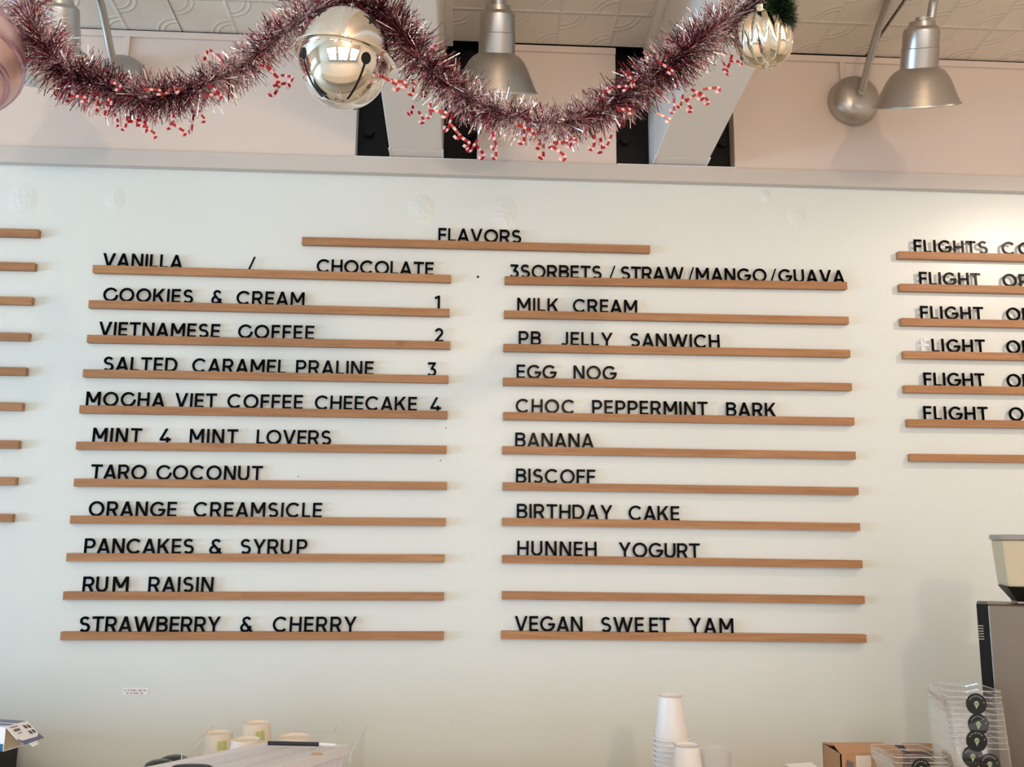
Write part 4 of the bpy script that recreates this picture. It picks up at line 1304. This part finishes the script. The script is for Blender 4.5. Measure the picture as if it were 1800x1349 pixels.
# four walls of the carton, open end towards +o_
b.hexa([gp_(0, -Lb, 0), gp_(0, 0, 0), gp_(TH, 0, 0), gp_(TH, -Lb, 0), gp_(0, -Lb, hgt), gp_(0, 0, hgt), gp_(TH, 0, hgt), gp_(TH, -Lb, hgt)], 0)
b.hexa([gp_(le - TH, -Lb, 0), gp_(le - TH, 0, 0), gp_(le, 0, 0), gp_(le, -Lb, 0), gp_(le - TH, -Lb, hgt), gp_(le - TH, 0, hgt), gp_(le, 0, hgt), gp_(le, -Lb, hgt)], 0)
b.hexa([gp_(0, -Lb, hgt - TH), gp_(0, 0, hgt - TH), gp_(le, 0, hgt - TH), gp_(le, -Lb, hgt - TH), gp_(0, -Lb, hgt), gp_(0, 0, hgt), gp_(le, 0, hgt), gp_(le, -Lb, hgt)], 0)
b.hexa([gp_(0, -Lb, 0), gp_(0, 0, 0), gp_(le, 0, 0), gp_(le, -Lb, 0), gp_(0, -Lb, TH), gp_(0, 0, TH), gp_(le, 0, TH), gp_(le, -Lb, TH)], 0)
b.hexa([gp_(0, -Lb, 0), gp_(0, -Lb + TH, 0), gp_(le, -Lb + TH, 0), gp_(le, -Lb, 0), gp_(0, -Lb, hgt), gp_(0, -Lb + TH, hgt), gp_(le, -Lb + TH, hgt), gp_(le, -Lb, hgt)], 0)
# blue foot band on the long side, slate bands on the top
b.slab([gp_(-.0004, -Lb, 0), gp_(-.0004, -.002, 0), gp_(-.0004, -.002, hgt * .30), gp_(-.0004, -Lb, hgt * .30)], .0003, 1)
b.slab([gp_(le * .15, -Lb, hgt + .0002), gp_(le * .15, -.002, hgt + .0002), gp_(le * .42, -.002, hgt + .0002), gp_(le * .42, -Lb, hgt + .0002)], .0003, 2)
b.slab([gp_(le * .55, -Lb, hgt + .0002), gp_(le * .55, -.002, hgt + .0002), gp_(le * .97, -.002, hgt + .0002), gp_(le * .97, -Lb, hgt + .0002)], .0003, 2)
b.obj('carton', [M['white'], M['blue'], M['blue_grey']], gb)
# top end flap, hanging outwards
aF = math.radians(38); FL = 0.062
def fp(a, t, off=0.0):
    dn = o_ * math.sin(aF) + up * math.cos(aF)
    return e * (a * le) + o_ * (FL * t * math.cos(aF)) + up * (hgt - FL * t * math.sin(aF)) + dn * off
b = MB()
b.slab([fp(0, 0), fp(1, 0), fp(1, .72), fp(.85, .86), fp(0.15, .86), fp(0, .72)], .0013, 0)
b.slab([fp(0, .72), fp(.15, .86), fp(.85, .86), fp(1, .72), fp(1.05, 1.0), fp(0.12, 1.06)], .0013, 1)
b.slab([fp(.32, 1.02), fp(.70, 1.0), fp(.66, 1.22), fp(.38, 1.24)], .0013, 0)
for (a0, a1, t0, t1) in ((.12, .45, .10, .14), (.16, .42, .24, .36), (.20, .40, .46, .49)):
    b.slab([fp(a0, t0, .0016), fp(a1, t0, .0016), fp(a1, t1, .0016), fp(a0, t1, .0016)], .0003, 2)
for (a0, t0) in ((.64, .16), (.80, .18), (.66, .48), (.82, .46)):
    b.slab([fp(a0, t0, .0016), fp(a0 + .09, t0 + .03, .0016), fp(a0 + .12, t0 + .20, .0016), fp(a0 + .03, t0 + .17, .0016)], .0003, 3)
b.obj('end_flap', [M['white'], M['blue_grey'], M['ink'], M['ink_dark']], gb)
b = MB()
b.hexa([gp_(TH, -.012, TH), gp_(TH, -.010, TH), gp_(le - TH, -.010, TH), gp_(le - TH, -.012, TH), gp_(TH, -.012, hgt - TH), gp_(TH, -.010, hgt - TH), gp_(le - TH, -.010, hgt - TH), gp_(le - TH, -.012, hgt - TH)])
b.obj('inner_flap', M['kraft'], gb)
tag(gb, 'white and blue glove carton with its end flap open, on a black stand', 'box')
sp = at(31, 1330, -0.06)
b = MB(); x1_ = sp.x
zk = at(20, 1281, -0.06).z
b.box(x1_ - 2.4, x1_, -0.86, -0.50, CT, base.z - 0.0005); b.box(x1_ - 2.4, x1_, -0.50, -0.36, CT, zk); b.box(x1_ - 2.4, x1_, -0.36, -0.06, 0.90, zk)  # unseen length and back part added to shade the wall from the side window
o = b.obj('black_stand', M['black_plastic'], bevel=0.004); tag(o, 'black stand carrying the white and blue glove carton, lengthened unseen to shade the wall', 'stand')

# --- paper note stuck on the wall
p0 = at(218, 1210, 0); p1 = at(259, 1223, 0)
note = empty('paper_note', (p0.x, 0, p1.z))
wn, hn = p1.x - p0.x, p0.z - p1.z
b = MB(); b.slab([(0, -.0008, 0.002), (wn, -.0008, 0.0), (wn + .003, -.0008, hn), (-.002, -.0008, hn)], .0006); b.obj('paper', M['white'], note)
b = MB()
for row, (x0, words_) in enumerate(((.03, (2, 2, 6, 4, 3)), (.13, (2, 2, 6, 3)))):
    x = x0 * wn
    zc_ = hn * (.68 if row == 0 else .30)
    for w_ in words_:
        for j in range(w_):
            hh_ = .0035 if (j * 7 + w_) % 3 else .0055
            b.box(x, x + .0018, -.0018, -.0013, zc_ - .002, zc_ - .002 + hh_); x += .0031
        x += .0042
b.obj('handwriting', M['ink'], note)
tag(note, 'small white paper note with two lines of handwriting on the pale wall', 'note')

# --- machine with hopper
mc = at(1716, 1062, -0.58)
mach = empty('coffee_machine', (mc.x, mc.y, CT))
mach.rotation_euler = (0, 0, math.radians(-31))
mh = mc.z - CT
b = MB()
vz = at(1716, 1098, -0.58).z - CT; vz2 = at(1716, 1126, -0.58).z - CT
sw = 0.0265
b.box(0.0, sw, 0.0, 0.14, 0, mh)
b.obj('side_panel', M['black_plastic'], mach)
b = MB()
for i in range(6):
    z = vz2 + (vz - vz2) * (i + .5) / 6; hh_ = (vz - vz2) / 6 * .20
    b.box(-0.0008, 0.0135, -0.0012, 0.04, z - hh_, z + hh_)
b.obj('lit_vent_slots', M['hopper_lid'], mach)  # pale bars paint in the lit wall showing through the vent slots
b = MB(); b.box(sw, 0.46, 0.001, 0.14, 0, mh - .001); b.obj('steel_body', M['steel'], mach, bevel=0.004)
b = MB(); b.box(sw, 0.46, 0.0, 0.14, mh - .001, mh + .001); b.obj('top_plate', M['steel'], mach, bevel=0.001)
tag(mach, 'tall stainless steel coffee machine with a black vented side panel', 'coffee machine')
hp = at(1766, 1000, -0.62)
hr = at(1764, 950, -0.62)
hop = empty('bean_hopper', (hr.x + 0.075, -0.60, mc.z + .004))
zt2 = at(1764, 950, -0.66).z - (mc.z + .004); zm2 = at(1772, 1033, -0.66).z - (mc.z + .004); ztop = at(1764, 940, -0.66).z - (mc.z + .004)
def frus(b, h0, w0, h1, w1, mi=0):
    k = [(-1, -1), (1, -1), (1, 1), (-1, 1)]
    b.hexa([(x * w0, y * w0, h0) for x, y in k] + [(x * w1, y * w1, h1) for x, y in k], mi)
b = MB(); frus(b, zm2, 0.066, zt2, 0.074); b.obj('hopper_body', M['beans'], hop, bevel=0.006)
b = MB(); frus(b, 0.0, 0.036, zm2, 0.067); b.obj('hopper_throat', M['black_plastic'], hop, bevel=0.002)
b = MB(); frus(b, zt2, 0.077, ztop, 0.077); b.obj('hopper_lid', M['hopper_lid'], hop, bevel=0.003)
b = MB(); frus(b, 0.0, 0.04, 0.006, 0.04); b.obj('hopper_collar', M['steel'], hop)
hop.rotation_euler = (0, 0, math.radians(-20))
tag(hop, 'amber bean hopper with a black funnel on top of the steel machine', 'hopper')

# --- clear clamshell containers with black stickers
def clam_body(wd, dp, hh, b, mi=0, th=0.0006):
    """upside-down clear tray: top at z=0, rim at -hh"""
    tp = 0.05 * hh
    rings = []
    b2 = b
    for (ins, z) in ((0.010, 0.0), (0.004, -0.001), (0.0, -0.006), (-tp, -hh)):
        rings.append((rrect(-wd / 2 + ins, wd / 2 - ins, -dp / 2 + ins, dp / 2 - ins, 0.012), z))
    nr, k = loops(b2, rings)
    b2.f.append(tuple(j for j in range(k))); b2.mi.append(0)
def sticker(parent, x, y, z, r=0.0255, tilt=0.0, marks=True):
    b = MB()
    N = 32
    vs = [(x, y - .0006, z)] + [(x + r * math.cos(2 * PI * i / N), y - .0006, z + r * math.sin(2 * PI * i / N)) for i in range(N)]
    vs += [(p[0], p[1] + .0005, p[2]) for p in vs]
    m = N + 1
    b.add(vs, [(0, 1 + i, 1 + (i + 1) % N) for i in range(N)] + [(m, m + 1 + (i + 1) % N, m + 1 + i) for i in range(N)] + [(1 + i, m + 1 + i, m + 1 + (i + 1) % N, 1 + (i + 1) % N) for i in range(N)], 0)
    def pt(u_, v_): 
        c_, s_ = math.cos(tilt), math.sin(tilt)
        return (x + u_ * c_ - v_ * s_, y - .0012, z + u_ * s_ + v_ * c_)
    # ice cream cone mark
    b.slab([pt(r * .22 * math.cos(a) , r * .08 + r * .20 * math.sin(a)) for a in [2 * PI * i / 14 for i in range(14)]], .0004, 1)
    b.slab([pt(-.27 * r, .0), pt(-.20 * r, -.08 * r), pt(.20 * r, -.08 * r), pt(.27 * r, 0), pt(.2 * r, .12 * r), pt(-.2 * r, .12 * r)], .0004, 1)
    b.slab([pt(-.17 * r, -.08 * r), pt(0, -.46 * r), pt(.17 * r, -.08 * r)], .0004, 1)
    for i in range(9):
        if i == 7: continue
        a = math.radians(150 - i * 17); cu, cv = .74 * r * math.cos(a), .74 * r * math.sin(a)
        w_ = .0011
        b.slab([pt(cu - w_, cv - w_ * 1.2), pt(cu + w_, cv - w_ * 1.2), pt(cu + w_, cv + w_ * 1.2), pt(cu - w_, cv + w_ * 1.2)], .0003, 1)
    o = b.obj('round_sticker', [M['sticker'], M['mint_print']], parent)
    return o
WD, DP, HH = 0.140, 0.125, 0.082
ctop = at(1717, 1214, -0.75)
stick = {0: (1718, 1238), 4: (1722, 1274), 6: (1720, 1303), 8: (1713, 1331), 9: (1741, 1344)}
NCL = 11
for i in range(NCL):
    z = ctop.z - i * 0.0138
    yy = -0.6875 + R_.uniform(-.002, .002); xx = ctop.x + 0.002 * i * 0.5 + R_.uniform(-.002, .002)
    root = empty('plastic_container', (xx, yy, z))
    root.rotation_euler = (0, 0, math.radians(-4 + R_.uniform(-1, 1)))
    b = MB(); clam_body(WD, DP, HH, b); b.obj('clear_shell', M['clear'], root, smooth=True, angle=0.6, fix=False)
    tp = 0.05 * HH
    b = MB(); b.tube([(x, y, -.0035) for x, y in rrect(-WD / 2 + .001, WD / 2 - .001, -DP / 2 + .001, DP / 2 - .001, .012)] + [(WD / 2 - .001, DP / 2 - .013, -.0035)], 0.0011, 6)
    b.obj('moulded_edge', M['clear_rim'], root, smooth=True)
    if i in stick:
        px, py = stick[i]
        p = at(px, py, yy - DP / 2 - .002)
        sticker(root, p.x - xx, -DP / 2 - .0035, p.z - z, 0.0262, tilt=-0.06)
    tag(root, ('topmost clear plastic container of the stack before the coffee machine' if i == 0 else 'clear plastic container nested %s from top in the stack before the machine' % ORD[i]), 'container', 'clear containers stacked before the coffee machine')
zlow = ctop.z - (NCL - 1) * 0.0138 - HH
b = MB(); b.box(ctop.x - .09, ctop.x + .09, -0.78, -0.585, CT, max(zlow, CT + .002)); struct(b.obj('container_riser', M['room']))
# low pile of containers in front of the carton
c2 = at(1622, 1331, -0.84)
for i in range(3):
    z = c2.z - i * 0.0125
    root = empty('plastic_container', (c2.x + .002 * i, -0.765, z))
    b = MB(); clam_body(0.135, 0.14, 0.045, b); b.obj('clear_shell', M['clear'], root, smooth=True, angle=0.6, fix=False)
    b = MB(); b.tube([(x, y, -.003) for x, y in rrect(-.0665, .0665, -.069, .069, .012)] + [(.0665, .057, -.003)], 0.0012, 6); b.obj('moulded_edge', M['clear_rim'], root, smooth=True)
    if i == 0:
        p = at(1620, 1353, -0.84); sticker(root, p.x - c2.x, -.0725, p.z - z, 0.024)
    tag(root, '%s clear plastic container of the low pile before the cardboard boxes' % ('topmost', 'middle', 'lowest')[i], 'container', 'low pile of clear containers before the boxes')
zl2 = c2.z - 2 * .0125 - .045
b = MB(); b.box(c2.x - .08, c2.x + .08, -.84, -.69, CT, max(zl2, CT + .002)); struct(b.obj('pile_riser', M['room']))
# cardboard boxes
def carton(pxl, pxr, py, y, dp, label, group=None, marks=True):
    a = at(pxl, py, y); c = at(pxr, py, y)
    w = c.x - a.x; hh = a.z - CT
    root = empty('cardboard_box', (a.x, y, CT))
    b = MB(); T = 0.003
    b.box(0, w, 0, T, 0, hh); b.box(0, w, dp - T, dp, 0, hh); b.box(0, T, 0, dp, 0, hh); b.box(w - T, w, 0, dp, 0, hh); b.box(0, w, 0, dp, 0, T)
    b.obj('carton_body', M['card'], root)
    b = MB()
    b.slab([(0.0, 0.0, hh), (w, 0.0, hh), (w - .004, dp * .48, hh + .010), (0.004, dp * .48, hh + .012)], .003)
    b.obj('top_flap', M['card'], root)
    b = MB()
    b.slab([(0.0, dp, hh), (0.004, dp * .52, hh + .006), (w - .004, dp * .52, hh + .004), (w, dp, hh)], .003)
    b.obj('top_flap', M['card'], root)
    if marks:
        b = MB()
        b.slab([(w * .07, -.0006, hh - .030), (w * .20, -.0006, hh - .036), (w * .21, -.0006, hh - .022), (w * .10, -.0006, hh - .014)], .0005, 0)
        b.slab([(w * .24, -.0006, hh - .08), (w * .48, -.0006, hh - .08), (w * .48, -.0006, hh - .004), (w * .24, -.0006, hh - .004)], .0005, 1)
        b.obj('printed_label', [M['ink'], M['paper_cream']], root)
    tag(root, label, 'box', group)
    return root
carton(1477, 1588, 1326, -0.62, 0.12, 'brown cardboard box with a pale label between the paper cups and containers')
r2 = carton(1596, 1664, 1322, -0.52, 0.08, 'dark open cardboard box behind the low pile of containers', marks=False)
r2.children[0].data.materials[0] = M['card_in']
for ch in r2.children[1:]:
    ch.rotation_euler = (0, 0, 0)

# small white sheet at the counter edge
pw_ = at(1388, 1351, -0.70); pe_ = at(1424, 1348, -0.66)
b = MB(); b.slab([(0, -0.05, -0.004), (pe_.x - pw_.x, -0.05, 0.0), (pe_.x - pw_.x, 0.03, 0.004), (0, 0.03, 0.0)], 0.003)
o = b.obj('paper_pad', M['white'], loc=(pw_.x, -0.70, pw_.z)); tag(o, 'white paper pad peeking up between the clear cups and cardboard box', 'paper')
b = MB(); b.box(pw_.x - .01, pe_.x + .01, -0.75, -0.665, CT, pw_.z - 0.004); struct(b.obj('pad_riser', M['room']))
